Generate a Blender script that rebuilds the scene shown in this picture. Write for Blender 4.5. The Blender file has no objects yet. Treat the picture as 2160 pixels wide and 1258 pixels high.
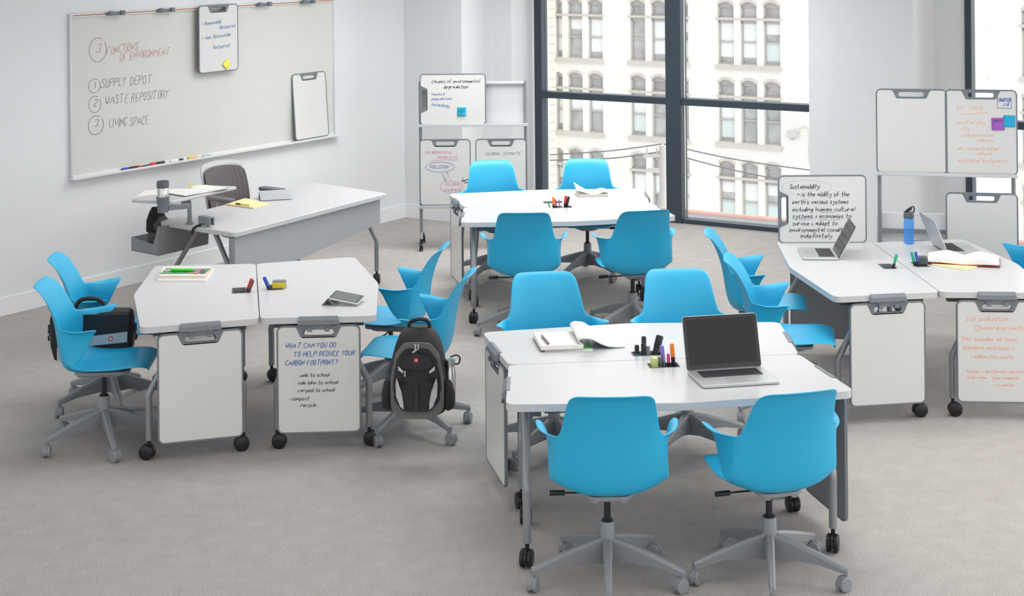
import bpy, bmesh, math, random
from mathutils import Vector, Matrix
random.seed(7)
PI = math.pi
C = bpy.context.scene.collection
sc = bpy.context.scene

# ------------------------------------------------------------------ camera
F, Y0, CX, ROLL, EYE = 3287.0, -140.0, 1080.0, math.radians(.5), 2.82

def ray(px, py):
    dx, dy = px-CX, py-Y0
    cr, sr = math.cos(ROLL), math.sin(ROLL)
    u = cr*dx-sr*dy; v = sr*dx+cr*dy
    return Vector((u/F, 1, -v/F))

def at(px, py, z=None, Y=None):
    """world point seen at a photo pixel, at a known height or depth"""
    d = ray(px, py)
    t = (z-EYE)/d.z if z is not None else Y
    return Vector((d.x*t, t, EYE+d.z*t))

def hit(px, py, P, n):
    d = ray(px, py); o = Vector((0, 0, EYE))
    return o+d*((P-o).dot(n)/d.dot(n))

cam = bpy.data.cameras.new('camera'); co = bpy.data.objects.new('camera', cam); C.objects.link(co)
co.location = (0, 0, EYE)
co.rotation_euler = (Matrix.Rotation(PI/2, 3, 'X') @ Matrix.Rotation(-ROLL, 3, 'Z')).to_euler()
cam.sensor_fit = 'HORIZONTAL'; cam.sensor_width = 36; cam.lens = 36*F/2160
cam.shift_y = (Y0-629)/2160; cam.clip_end = 500
sc.camera = co

# ------------------------------------------------------------------ materials
MATS = {}
def mat(name, col, rough=.5, metal=0, spec=.5, bump=0, bscale=60, vary=0, vscale=5, trans=0, ior=1.45, coat=0, alpha=1, emis=None):
    if name in MATS: return MATS[name]
    m = bpy.data.materials.new(name); m.use_nodes = True
    nt = m.node_tree; N = nt.nodes; L = nt.links
    b = N['Principled BSDF']
    b.inputs['Base Color'].default_value = (*col, 1)
    b.inputs['Roughness'].default_value = rough
    b.inputs['Metallic'].default_value = metal
    b.inputs['Specular IOR Level'].default_value = spec
    b.inputs['Transmission Weight'].default_value = trans
    b.inputs['IOR'].default_value = ior
    b.inputs['Coat Weight'].default_value = coat
    b.inputs['Alpha'].default_value = alpha
    tc = N.new('ShaderNodeTexCoord')
    nz = N.new('ShaderNodeTexNoise'); nz.inputs['Scale'].default_value = vscale; nz.inputs['Detail'].default_value = 4
    L.new(tc.outputs['Object'], nz.inputs['Vector'])
    v = vary or .012
    mr = N.new('ShaderNodeMapRange'); mr.inputs['To Min'].default_value = 1-v; mr.inputs['To Max'].default_value = 1+v
    mr.inputs['From Min'].default_value = .3; mr.inputs['From Max'].default_value = .7
    L.new(nz.outputs['Fac'], mr.inputs['Value'])
    mx = N.new('ShaderNodeVectorMath'); mx.operation = 'SCALE'; mx.inputs[0].default_value = col
    L.new(mr.outputs['Result'], mx.inputs['Scale']); L.new(mx.outputs['Vector'], b.inputs['Base Color'])
    if bump:
        n2 = N.new('ShaderNodeTexNoise'); n2.inputs['Scale'].default_value = bscale; n2.inputs['Detail'].default_value = 6
        L.new(tc.outputs['Object'], n2.inputs['Vector'])
        bp = N.new('ShaderNodeBump'); bp.inputs['Strength'].default_value = bump; bp.inputs['Distance'].default_value = .01
        L.new(n2.outputs['Fac'], bp.inputs['Height']); L.new(bp.outputs['Normal'], b.inputs['Normal'])
    MATS[name] = m
    return m

def srgb(r, g, b):
    f = lambda c: c/12.92 if c <= .04045 else ((c+.055)/1.055)**2.4
    return tuple(f(x/255) for x in (r, g, b))

M_wall = mat('wall_paint', (.73, .745, .76), .85, spec=.2, bump=.03, bscale=200, vary=.006)
M_base = mat('baseboard_paint', (.80, .815, .83), .5)
M_top = mat('white_laminate', (.545, .55, .552), .30, spec=.4)
M_edge = M_top
M_shell = mat('blue_plastic', (.012, .385, .635), .44, spec=.6, vary=.01)
M_plat = mat('platinum_plastic', (.235, .25, .265), .45)
M_steel = mat('silver_paint', (.27, .285, .30), .34, metal=.3)
M_grey = mat('grey_plastic', (.165, .19, .21), .45)
M_dgrey = mat('dark_grey_plastic', (.09, .10, .11), .5)
M_black = mat('black_plastic', (.012, .013, .016), .4)
M_back = mat('board_back_grey', (.26, .265, .275), .5)
M_board = mat('dry_erase_white', (.66, .66, .64), .18, spec=.45)
M_bigboard = mat('wall_board_white', (.62, .625, .59), .22, spec=.35)
M_alu = mat('aluminium', (.62, .64, .66), .4, metal=.5)
M_frame = mat('window_frame_paint', (.035, .052, .07), .5)
M_paper = mat('paper', (.80, .79, .75), .8, spec=.2, vary=.02, vscale=30)
M_carpet = mat('carpet', (.40, .37, .345), .95, spec=.1)
def carpet():
    m = M_carpet; N = m.node_tree.nodes; L = m.node_tree.links; b = N['Principled BSDF']
    tc = N.new('ShaderNodeTexCoord')
    a = N.new('ShaderNodeTexNoise'); a.inputs['Scale'].default_value = 140; a.inputs['Detail'].default_value = 5
    c = N.new('ShaderNodeTexNoise'); c.inputs['Scale'].default_value = 9; c.inputs['Detail'].default_value = 3
    L.new(tc.outputs['Object'], a.inputs['Vector']); L.new(tc.outputs['Object'], c.inputs['Vector'])
    ad = N.new('ShaderNodeMath'); ad.operation = 'MULTIPLY_ADD'; ad.inputs[1].default_value = .25
    L.new(c.outputs['Fac'], ad.inputs[0]); L.new(a.outputs['Fac'], ad.inputs[2])
    r = N.new('ShaderNodeValToRGB')
    r.color_ramp.elements[0].position = .42; r.color_ramp.elements[0].color = (.31, .288, .270, 1)
    r.color_ramp.elements[1].position = .82; r.color_ramp.elements[1].color = (.475, .445, .418, 1)
    L.new(ad.outputs[0], r.inputs['Fac']); L.new(r.outputs['Color'], b.inputs['Base Color'])
    bp = N.new('ShaderNodeBump'); bp.inputs['Strength'].default_value = .5; bp.inputs['Distance'].default_value = .006
    L.new(a.outputs['Fac'], bp.inputs['Height']); L.new(bp.outputs['Normal'], b.inputs['Normal'])
carpet()

def pen(name, rgb): return mat('ink_'+name, rgb, .6, spec=.2)
INK = {'black': pen('black', (.035, .035, .04)), 'red': pen('red', (.60, .26, .21)), 'blue': pen('blue', (.06, .16, .42)),
       'pink': pen('pink', (.66, .24, .36)), 'orange': pen('orange', (.88, .42, .28)), 'grey': pen('grey', (.16, .15, .15)),
       'faint': pen('faint', (.5, .42, .40))}

# ------------------------------------------------------------------ mesh helpers
def finish(bm, ang=38):
    bmesh.ops.recalc_face_normals(bm, faces=bm.faces)
    for f in bm.faces: f.smooth = True
    a = math.radians(ang)
    for e in bm.edges:
        if len(e.link_faces) == 2:
            e.smooth = e.calc_face_angle(0) < a
        else: e.smooth = True

def obj(name, bm, m, parent=None, loc=None, rot=None, ang=38, recalc=True, bevel=0):
    if recalc: finish(bm, ang)
    me = bpy.data.meshes.new(name); bm.to_mesh(me); bm.free()
    for mm in (m if isinstance(m, (list, tuple)) else [m]): me.materials.append(mm)
    o = bpy.data.objects.new(name, me); C.objects.link(o)
    if parent: o.parent = parent
    if loc is not None: o.location = loc
    if rot is not None: o.rotation_euler = rot
    if bevel:
        md = o.modifiers.new('bevel', 'BEVEL'); md.width = bevel; md.segments = 2; md.limit_method = 'ANGLE'; md.angle_limit = math.radians(40)
    return o

def tag(o, label, cat, group=None):
    o['label'] = label; o['category'] = cat
    if group: o['group'] = group
    return o

def thing(name, label, cat, loc=(0, 0, 0), rz=0, group=None, mw=None):
    o = bpy.data.objects.new(name, None); C.objects.link(o)
    o.empty_display_size = .1
    if mw is not None: o.matrix_world = mw
    else: o.location = loc; o.rotation_euler = (0, 0, rz)
    return tag(o, label, cat, group)

def struct(name, bm, m, **k):
    o = obj(name, bm, m, **k); o['kind'] = 'structure'; return o

KIDS = {}
def copy_tree(o, parent=None):
    c = o.copy(); C.objects.link(c)
    if parent: c.parent = parent
    for ch in [x for x in bpy.data.objects if x.parent == o and x != c]:
        copy_tree(ch, c)
    return c

def dup(o, loc, rz, label, group=None):
    c = copy_tree(o); c.location = loc; c.rotation_euler = (0, 0, rz); c['label'] = label
    if group: c['group'] = group
    return c

def B(): return bmesh.new()

def add_box(bm, c, s, M=None, rz=0, mi=0):
    m = Matrix.Translation(c) @ Matrix.Rotation(rz, 4, 'Z') @ Matrix.Diagonal((*s, 1))
    if M is not None: m = M @ m
    r = bmesh.ops.create_cube(bm, size=1, matrix=m)
    if mi:
        for f in {f for v in r['verts'] for f in v.link_faces}: f.material_index = mi
    return r['verts']

def frame_z(d):
    d = Vector(d).normalized()
    return d.to_track_quat('Z', 'Y').to_matrix().to_4x4()

def add_cyl(bm, p0, p1, r0, r1=None, seg=20, mi=0, cap=True):
    p0, p1 = Vector(p0), Vector(p1); r1 = r0 if r1 is None else r1
    m = Matrix.Translation((p0+p1)/2) @ frame_z(p1-p0)
    r = bmesh.ops.create_cone(bm, cap_ends=cap, segments=seg, radius1=r0, radius2=r1, depth=(p1-p0).length, matrix=m)
    if mi:
        for f in {f for v in r['verts'] for f in v.link_faces}: f.material_index = mi
    return r['verts']

def add_lathe(bm, prof, seg=32, M=None, mi=0):
    rows = []
    for r, z in prof:
        rows.append([bm.verts.new(Vector((r*math.cos(2*PI*i/seg), r*math.sin(2*PI*i/seg), z))) for i in range(seg)])
    for a, b in zip(rows, rows[1:]):
        for i in range(seg):
            f = bm.faces.new((a[i], a[(i+1) % seg], b[(i+1) % seg], b[i])); f.material_index = mi
    for row in (rows[0], rows[-1]):
        try: bm.faces.new(row).material_index = mi
        except ValueError: pass
    if M is not None:
        for row in rows:
            for v in row: v.co = M @ v.co

def catmull(pts, n=6, closed=False):
    P = [Vector(p) for p in pts]; out = []
    k = len(P)
    rng = range(k) if closed else range(k-1)
    for i in rng:
        if closed: a, b, c, d = P[i-1], P[i], P[(i+1) % k], P[(i+2) % k]
        else: a, b, c, d = P[max(i-1, 0)], P[i], P[i+1], P[min(i+2, k-1)]
        for j in range(n):
            t = j/n
            out.append(.5*((2*b)+(c-a)*t+(2*a-5*b+4*c-d)*t*t+(3*b-3*c+d-a)*t**3))
    if not closed: out.append(P[-1])
    return out

def add_tube(bm, pts, r, seg=12, smooth=0, closed=False, sx=1, up=None):
    """sweep a round (or sx-squashed) section along pts; r may be a list"""
    if smooth: pts = catmull(pts, smooth, closed)
    pts = [Vector(p) for p in pts]; n = len(pts)
    rr = r if isinstance(r, (list, tuple)) else None
    rows = []; prev = None
    for i, p in enumerate(pts):
        if closed: t = pts[(i+1) % n]-pts[i-1]
        else: t = pts[min(i+1, n-1)]-pts[max(i-1, 0)]
        t.normalize()
        if up is not None:
            x = Vector(up).cross(t)
            if x.length < 1e-4: x = prev or Vector((1, 0, 0))
            x.normalize()
        elif prev is None: x = t.orthogonal().normalized()
        else: x = (prev-t*prev.dot(t)).normalized()
        prev = x; y = t.cross(x)
        q = r
        if rr: q = rr[min(int(i*(len(rr)-1)/(n-1)+.0001), len(rr)-1)] if len(rr) != n else rr[i]
        rows.append([bm.verts.new(p+x*(q*sx*math.cos(2*PI*k/seg))+y*(q*math.sin(2*PI*k/seg))) for k in range(seg)])
    for a, b in list(zip(rows, rows[1:]))+([(rows[-1], rows[0])] if closed else []):
        for k in range(seg): bm.faces.new((a[k], a[(k+1) % seg], b[(k+1) % seg], b[k]))
    if not closed: bm.faces.new(rows[0]); bm.faces.new(rows[-1][::-1])

def rrect(w, h, r, cx=0, cy=0, n=6):
    out = []
    for sx, sy, a0 in ((1, 1, 0), (-1, 1, 90), (-1, -1, 180), (1, -1, 270)):
        for i in range(n+1):
            a = math.radians(a0+90*i/n)
            out.append((cx+sx*(w/2-r)+r*math.cos(a), cy+sy*(h/2-r)+r*math.sin(a)))
    return out

def round_poly(P, rad, n=7):
    """round the corners of a polygon; rad a number or a list"""
    out = []; k = len(P)
    for i in range(k):
        r = rad[i] if isinstance(rad, (list, tuple)) else rad
        a, b, c = Vector(P[i-1]), Vector(P[i]), Vector(P[(i+1) % k])
        u = (a-b).normalized(); v = (c-b).normalized()
        ang = u.angle(v)
        if r <= 0 or ang > math.radians(178): out.append(tuple(b)); continue
        d = min(r/math.tan(ang/2), .45*(a-b).length, .45*(c-b).length)
        p, q = b+u*d, b+v*d
        for j in range(n+1):
            t = j/n
            out.append(tuple((1-t)**2*p+2*t*(1-t)*(b*.96+(p+q)*.02)+t*t*q))
    return out

def add_prism(bm, outer, holes=(), z0=0, z1=1, M=None, mi=0):
    t = bmesh.new(); loops = []
    for lp in [outer]+list(holes):
        vs = [t.verts.new((p[0], p[1], z0)) for p in lp]; loops.append(vs)
        for i in range(len(vs)): t.edges.new((vs[i-1], vs[i]))
    if holes:
        bmesh.ops.triangle_fill(t, edges=t.edges[:], use_beauty=True)
    else: t.faces.new(loops[0])
    fs = t.faces[:]
    top = {}
    for f in fs:
        nv = []
        for v in f.verts:
            if v not in top: top[v] = t.verts.new((v.co.x, v.co.y, z1))
            nv.append(top[v])
        t.faces.new(nv)
    for vs in loops:
        for i in range(len(vs)):
            a, b = vs[i-1], vs[i]
            if a in top and b in top: t.faces.new((a, b, top[b], top[a]))
    bmesh.ops.recalc_face_normals(t, faces=t.faces)
    for f in t.faces: f.material_index = mi
    if M is not None: bmesh.ops.transform(t, matrix=M, verts=t.verts)
    me = bpy.data.meshes.new('tmp'); t.to_mesh(me); t.free(); bm.from_mesh(me); bpy.data.meshes.remove(me)

def add_grid(bm, fn, nu, nv, mi=0):
    g = [[bm.verts.new(fn(i/nu, j/nv)) for j in range(nv+1)] for i in range(nu+1)]
    for i in range(nu):
        for j in range(nv):
            f = bm.faces.new((g[i][j], g[i+1][j], g[i+1][j+1], g[i][j+1])); f.material_index = mi
    return g

XZ = Matrix(((1, 0, 0, 0), (0, 0, -1, 0), (0, 1, 0, 0), (0, 0, 0, 1)))   # xy plane -> xz plane, z -> -y

# ------------------------------------------------------------------ handwriting
GL = {
 'a': "36 16 03 13 35|36 33 42", 'b': "09 02|04 26 35 33 22 02", 'c': "35 26 05 03 22 32", 'd': "35 16 03 12 24 35|39 32",
 'e': "04 34 35 26 05 03 12 32", 'f': "39 29 18 12|05 35", 'g': "36 16 04 13 23 35|36 31 20 00", 'h': "09 02|04 26 35 32",
 'i': "06 02|08 07", 'j': "16 11 00|18 17", 'k': "09 02|36 04 32", 'l': "09 02", 'm': "06 02|04 15 26 22|24 36 45 42",
 'n': "06 02|04 26 35 32", 'o': "16 05 03 12 22 33 35 26 16", 'p': "06 00|05 26 35 33 22 03", 'q': "36 16 04 13 23 35|36 30",
 'r': "06 02|04 16 36", 's': "36 16 05 14 24 33 22 02", 't': "19 12 32|06 36", 'u': "06 03 12 22 34|36 32", 'v': "06 12 36",
 'w': "06 12 25 32 46", 'x': "06 32|36 02", 'y': "06 14 24|36 20 00", 'z': "06 36 02 32",
 'A': "02 28 42|14 34", 'B': "02 08 28 37 36 25 05|25 34 33 22 02", 'C': "37 28 18 06 04 12 22 33", 'D': "02 08 28 36 34 22 02",
 'E': "38 08 02 32|05 25", 'F': "38 08 02|05 25", 'G': "37 28 18 06 04 12 22 34 24", 'H': "08 02|38 32|05 35", 'I': "08 02",
 'J': "28 23 12 03", 'K': "08 02|38 05 32", 'L': "08 02 32", 'M': "02 08 25 48 42", 'N': "02 08 32 38",
 'O': "18 06 04 12 22 34 36 28 18", 'P': "02 08 28 37 36 25 05", 'Q': "18 06 04 12 22 34 36 28 18|23 42",
 'R': "02 08 28 37 36 25 05|25 32", 'S': "37 28 18 07 16 34 33 22 12 03", 'T': "08 48|28 22", 'U': "08 03 12 22 33 38",
 'V': "08 22 48", 'W': "08 12 25 32 48", 'X': "08 32|38 02", 'Y': "08 15 38|15 12", 'Z': "08 38 02 32",
 '1': "17 28 22", '2': "07 18 28 37 02 32", '3': "08 38 15 34 22 03", '4': "28 04 34|27 22",
 '?': "07 18 28 37 15 14|12 13", ':': "03 04|06 07", '.': "04 05", ',': "13 01", '+': "04 24|16 12", "'": "09 07",
 '-': "04 24", '*': "04 26|06 24", '>': "04 44|36 44 33", '^': "12 18|06 18 26"}

def chaikin(P, n=2):
    for _ in range(n):
        if len(P) < 3: return P
        Q = [P[0]]
        for a, b in zip(P, P[1:]):
            Q += [(a[0]*.75+b[0]*.25, a[1]*.75+b[1]*.25), (a[0]*.25+b[0]*.75, a[1]*.25+b[1]*.75)]
        Q.append(P[-1]); P = Q
    return P

def strokes(text, x0, x1, y, h, rnd, slope=0):
    """strokes of a handwritten line fitted between x0 and x1 on baseline y, capitals h high"""
    S = []; cx = 0
    for ch in text:
        if ch == ' ': cx += 3.0; continue
        g = GL.get(ch)
        if not g: continue
        mxx = 0; jy = rnd.uniform(-.35, .35); sk = rnd.uniform(.12, .32)
        for st in g.split('|'):
            P = []
            for t in st.split():
                px, py = int(t[0]), int(t[1])-2
                mxx = max(mxx, px)
                P.append((cx+px+sk*py+rnd.uniform(-.18, .18), py+jy+rnd.uniform(-.18, .18)))
            S.append(chaikin(P))
        cx += mxx+1.35
    W = max(cx-1.3, 1); sx = (x1-x0)/W; sy = h/6
    return [[(x0+a*sx, y+b*sy+a*sx*slope) for a, b in P] for P in S]

def ellipse(cx, cy, rx, ry, a0=0, a1=370, n=34):
    return [(cx+rx*math.cos(math.radians(a0+(a1-a0)*i/n))*(1+.02*i/n), cy+ry*math.sin(math.radians(a0+(a1-a0)*i/n))) for i in range(n+1)]

def ink(name, parent, S, color, w=.0032, y=0, M=None):
    """flat ink strokes lying on a board face (x right, z up, face towards -y)"""
    bm = B()
    for P in S:
        n = len(P); L = []; R = []
        for i in range(n):
            a = Vector(P[max(i-1, 0)]); b = Vector(P[min(i+1, n-1)]); t = b-a
            if t.length < 1e-7: t = Vector((1, 0))
            t.normalize(); nn = Vector((-t.y, t.x))*(w/2)
            p = Vector(P[i]); L.append(p+nn); R.append(p-nn)
        lv = [bm.verts.new((p.x, y, p.y)) for p in L]; rv = [bm.verts.new((p.x, y, p.y)) for p in R]
        for i in range(n-1): bm.faces.new((lv[i], rv[i], rv[i+1], lv[i+1]))
    if M is not None: bmesh.ops.transform(bm, matrix=M, verts=bm.verts)
    return obj(name, bm, INK[color], parent, recalc=False)

# ------------------------------------------------------------------ room shell
A = math.radians(31)
N = Vector((math.sin(A), math.cos(A), 0)); E_ = Vector((math.cos(A), -math.sin(A), 0))
WIN, LAY, PIL = 13.763, 13.345, 12.746
def along(px, d, y=250):
    p = hit(px, y, N*d, N); return p.dot(E_)
def WP(s, d, z=0): return N*d+E_*s+Vector((0, 0, z))
def slab(bm, s0, s1, d0, d1, z0, z1):
    MM = Matrix((( E_.x, N.x, 0, 0), (E_.y, N.y, 0, 0), (0, 0, 1, 0), (0, 0, 0, 1)))
    add_box(bm, ((s0+s1)/2, (d0+d1)/2, (z0+z1)/2), (s1-s0, d1-d0, z1-z0), M=MM)
CRN = at(855, 459, z=0)                       # left wall / pilaster corner
LW0 = at(0, 668.5, z=0); LD = (CRN-LW0).normalized(); LN = Vector((-LD.y, LD.x, 0))   # LN points out of the room
HT = 3.4
PILd = CRN.dot(N); sC = CRN.dot(E_)
s1 = along(975, PILd); s2 = along(1080, LAY); s3 = along(1128, WIN)
s4 = along(1707, LAY); s5 = along(1750, PILd); s6 = along(1928, PILd); s7 = along(2036, LAY-.02); s8 = s7+3.2

bm = B()
P0 = LW0-LD*4.5
fl = [P0, LW0, CRN+LN*.02, WP(sC, WIN+.16), WP(s8, WIN+.16), Vector((8.5, 2.0, 0)), Vector((-5, 2.0, 0))]
add_prism(bm, [(p.x, p.y) for p in fl], (), -.05, 0)
struct('floor', bm, M_carpet)
bm = B(); add_prism(bm, [(p.x, p.y) for p in fl], (), HT, HT+.1); struct('ceiling', bm, mat('ceiling_white', (.80, .80, .80), .9))

bm = B()
q = [P0, CRN, CRN+LN*.15+LD*.1, P0+LN*.15]
add_prism(bm, [(p.x, p.y) for p in q], (), 0, HT); struct('wall_left', bm, M_wall)
bm = B(); q = [P0-LN*.0, CRN, CRN-LN*.016, P0-LN*.016]
q = [P0, CRN-LD*.0, CRN-LN*.016-LD*.005, P0-LN*.016]
add_prism(bm, [(p.x, p.y) for p in q], (), 0, .142); struct('baseboard_left', bm, M_base, bevel=.004)

# back wall: pilaster, recessed layer and deep reveal beside the first window
bm = B(); slab(bm, sC-.3, s1, PILd, WIN+.3, 0, HT); struct('wall_back', bm, M_wall)
bm = B(); slab(bm, s1, s2, LAY, WIN+.3, 0, HT); struct('wall_recess', bm, M_wall)
bm = B(); slab(bm, s2, s3, WIN-.0, WIN+.3, 0, HT); struct('wall_window_side', bm, M_wall)
bm = B(); slab(bm, sC+.01, s1+.014, PILd-.014, PILd, 0, .142); struct('baseboard_back', bm, M_base, bevel=.004)
bm = B(); slab(bm, s1, s1+.014, PILd, LAY-.014, 0, .142); slab(bm, s1, s2+.014, LAY-.014, LAY, 0, .142)
struct('baseboard_recess', bm, M_base, bevel=.004)
# right pillar between the two windows
bm = B(); slab(bm, s5, s6, PILd, WIN+.3, 0, HT); struct('wall_pillar', bm, M_wall)
bm = B(); slab(bm, s4, s5, LAY, WIN+.3, 0, HT); struct('wall_pillar_left', bm, M_wall)
bm = B(); slab(bm, s6, s7, LAY, WIN+.3, 0, HT); struct('wall_pillar_right', bm, M_wall)
bm = B(); slab(bm, s5-.014, s6+.014, PILd-.014, PILd, 0, .142); struct('baseboard_pillar', bm, M_base, bevel=.004)

# windows
def glassmat():
    m = bpy.data.materials.new('window_glass'); m.use_nodes = True; N_ = m.node_tree.nodes; L = m.node_tree.links
    N_.clear(); o = N_.new('ShaderNodeOutputMaterial'); t = N_.new('ShaderNodeBsdfTransparent'); g = N_.new('ShaderNodeBsdfGlossy')
    g.inputs['Roughness'].default_value = .02; t.inputs['Color'].default_value = (.97, .985, .98, 1)
    f = N_.new('ShaderNodeFresnel'); f.inputs['IOR'].default_value = 1.3
    x = N_.new('ShaderNodeMixShader'); L.new(f.outputs[0], x.inputs[0]); L.new(t.outputs[0], x.inputs[1]); L.new(g.outputs[0], x.inputs[2])
    L.new(x.outputs[0], o.inputs['Surface']); return m
M_glass = glassmat()
FD = .13
def window(idx, sL, sR, d, muls, jl, jr, zt):
    w = bpy.data.objects.new('window_%d' % idx, None); C.objects.link(w); w['kind'] = 'structure'
    w.location = WP((sL+sR)/2, d+.06)
    inv = Matrix.Translation(-w.location)
    def part(n, b, m, **k):
        bmesh.ops.transform(b, matrix=inv, verts=b.verts); return obj(n, b, m, w, **k)
    b = B()
    slab(b, sL, sL+jl, d, d+FD, 0, HT)
    if jr: slab(b, sR-jr, sR, d, d+FD, 0, HT)
    for a_, b_ in muls: slab(b, a_, b_, d-.015, d+FD, 0, HT)
    part('window_frame', b, M_frame, bevel=.003)
    edges = [sL+jl]+[v for p in muls for v in p]+[sR-jr]
    for i in range(0, len(edges), 2):
        a_, b_ = edges[i], edges[i+1]
        bb = B(); slab(bb, a_, b_, d, d+FD, 0, .042); part('bottom_rail', bb, M_frame)
        bb = B(); slab(bb, a_, b_, d, d+FD, zt, zt+.064); part('transom', bb, M_frame)
        bb = B(); slab(bb, a_, b_, d+FD-.055, d+FD-.045, .04, zt+.002); part('window_pane', bb, M_glass)
        bb = B(); slab(bb, a_, b_, d+FD-.055, d+FD-.045, zt+.062, HT); part('window_pane', bb, M_glass)
    return w
mA, mB = along(1404, WIN-.015), along(1436, WIN-.015)
window(1, s3, s4+.35, WIN, [(mA, mB)], along(1143, WIN)-s3, .0, 1.144)
# second window, seen at the right edge of the picture
window(2, s7, s8, LAY-.02, [], along(2050, LAY-.02)-s7, .08, at(2150, 274, Y=hit(2150, 274, N*(LAY-.02), N).y).z)

# ------------------------------------------------------------------ building across the street
def ext(name, c, **k): return mat(name, c, .85, spec=.2, **k)
M_brick = ext('cream_brick', (.89, .87, .82), vary=.01, vscale=.6)
def bricks(m, sx, sz, mort, depth=.3):
    N_ = m.node_tree.nodes; L = m.node_tree.links; b = N_['Principled BSDF']
    tc = N_.new('ShaderNodeTexCoord'); sp = N_.new('ShaderNodeSeparateXYZ'); cb = N_.new('ShaderNodeCombineXYZ')
    L.new(tc.outputs['Object'], sp.inputs[0]); L.new(sp.outputs['X'], cb.inputs['X']); L.new(sp.outputs['Z'], cb.inputs['Y'])
    bt = N_.new('ShaderNodeTexBrick'); bt.inputs['Scale'].default_value = 1
    bt.inputs['Brick Width'].default_value = sx; bt.inputs['Row Height'].default_value = sz; bt.inputs['Mortar Size'].default_value = sz*.07
    base = b.inputs['Base Color'].links[0].from_node
    c = tuple(base.inputs[0].default_value)
    bt.inputs['Color1'].default_value = (*c, 1); bt.inputs['Color2'].default_value = (c[0]*.97, c[1]*.96, c[2]*.94, 1)
    bt.inputs['Mortar'].default_value = (c[0]*mort, c[1]*mort, c[2]*mort, 1)
    L.new(cb.outputs[0], bt.inputs['Vector']); L.new(bt.outputs['Color'], b.inputs['Base Color'])
bricks(M_brick, .42, .14, .86)
M_block = ext('limestone_block', (.93, .88, .79)); bricks(M_block, .8, .42, .72)
M_stone = ext('window_stone', (.62, .575, .54), vary=.05, vscale=3)
M_sash = ext('sash_paint', (.50, .475, .45))
M_blind = ext('blind_white', (.86, .88, .88)); M_blindb = ext('blind_bluish', (.70, .78, .78))
M_pane = mat('old_pane', (.46, .465, .46), .15, spec=.6, vary=.25, vscale=1.5)
M_tile = ext('pink_coping', (.68, .43, .37), vary=.06); M_gutter = ext('grey_ledge', (.50, .50, .52))

fa = math.radians(33); fe = Vector((math.cos(fa), -math.sin(fa), 0)); fn = Vector((math.sin(fa), math.cos(fa), 0))
FP = at(1582, 100, Y=70); FP.z = 0
bld = thing('brick_building', 'cream brick building with rows of arched windows across the street', 'building', mw=Matrix.Translation(FP) @ Matrix.Rotation(-fa, 4, 'Z'))
def part(n, b, m, par=bld, **k): return obj(n, b, m, par, **k)
TOPS = [3.25, -.34, -3.87, -7.55, -11.2]
cols = []
for g in range(-3, 5):
    for k in (-1, 0, 1): cols.append(g*4.53-.07+k*1.12)
WW, WH = .80, 2.86                   # opening width, height from arch crown to sash bottom
holes = []
def arch(cx, zt, zb, w, rise=.16, n=8):
    P = [(cx-w/2, zb), (cx+w/2, zb)]
    for i in range(n+1):
        t = i/n; x = w/2*(1-2*t); P.append((cx+x, zt-rise*(2*t-1)**2))
    return P
S0, S1 = along(1172, 1), 0
sL = (hit(1172, 200, FP, fn)-FP).dot(fe); sR = cols[-1]+4
b = B()
vis_cols = [c for c in cols if c-WW/2 > sL-.2 or c+WW/2 > sL+.15]
hs = []
for zt in TOPS:
    for c in vis_cols:
        lo = max(c-WW/2, sL+.02)
        P = arch(c, zt, zt-WH, WW)
        P = [(max(x, sL+.02), z) for x, z in P]
        if c-WW/2 < sL: P = [(lo, zt-WH), (c+WW/2, zt-WH), (c+WW/2, zt-.16), ((lo+c+WW/2)/2, zt-.02), (lo, zt-.05)]
        hs.append(P)
add_prism(b, [(sL, -16), (sR, -16), (sR, 7), (sL, 7)], hs, -.35, 0, M=XZ)
for v in b.verts: v.co.y = v.co.y      # face at y = 0, wall goes back
part('wall', b, M_brick)
rnd = random.Random(3)
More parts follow.
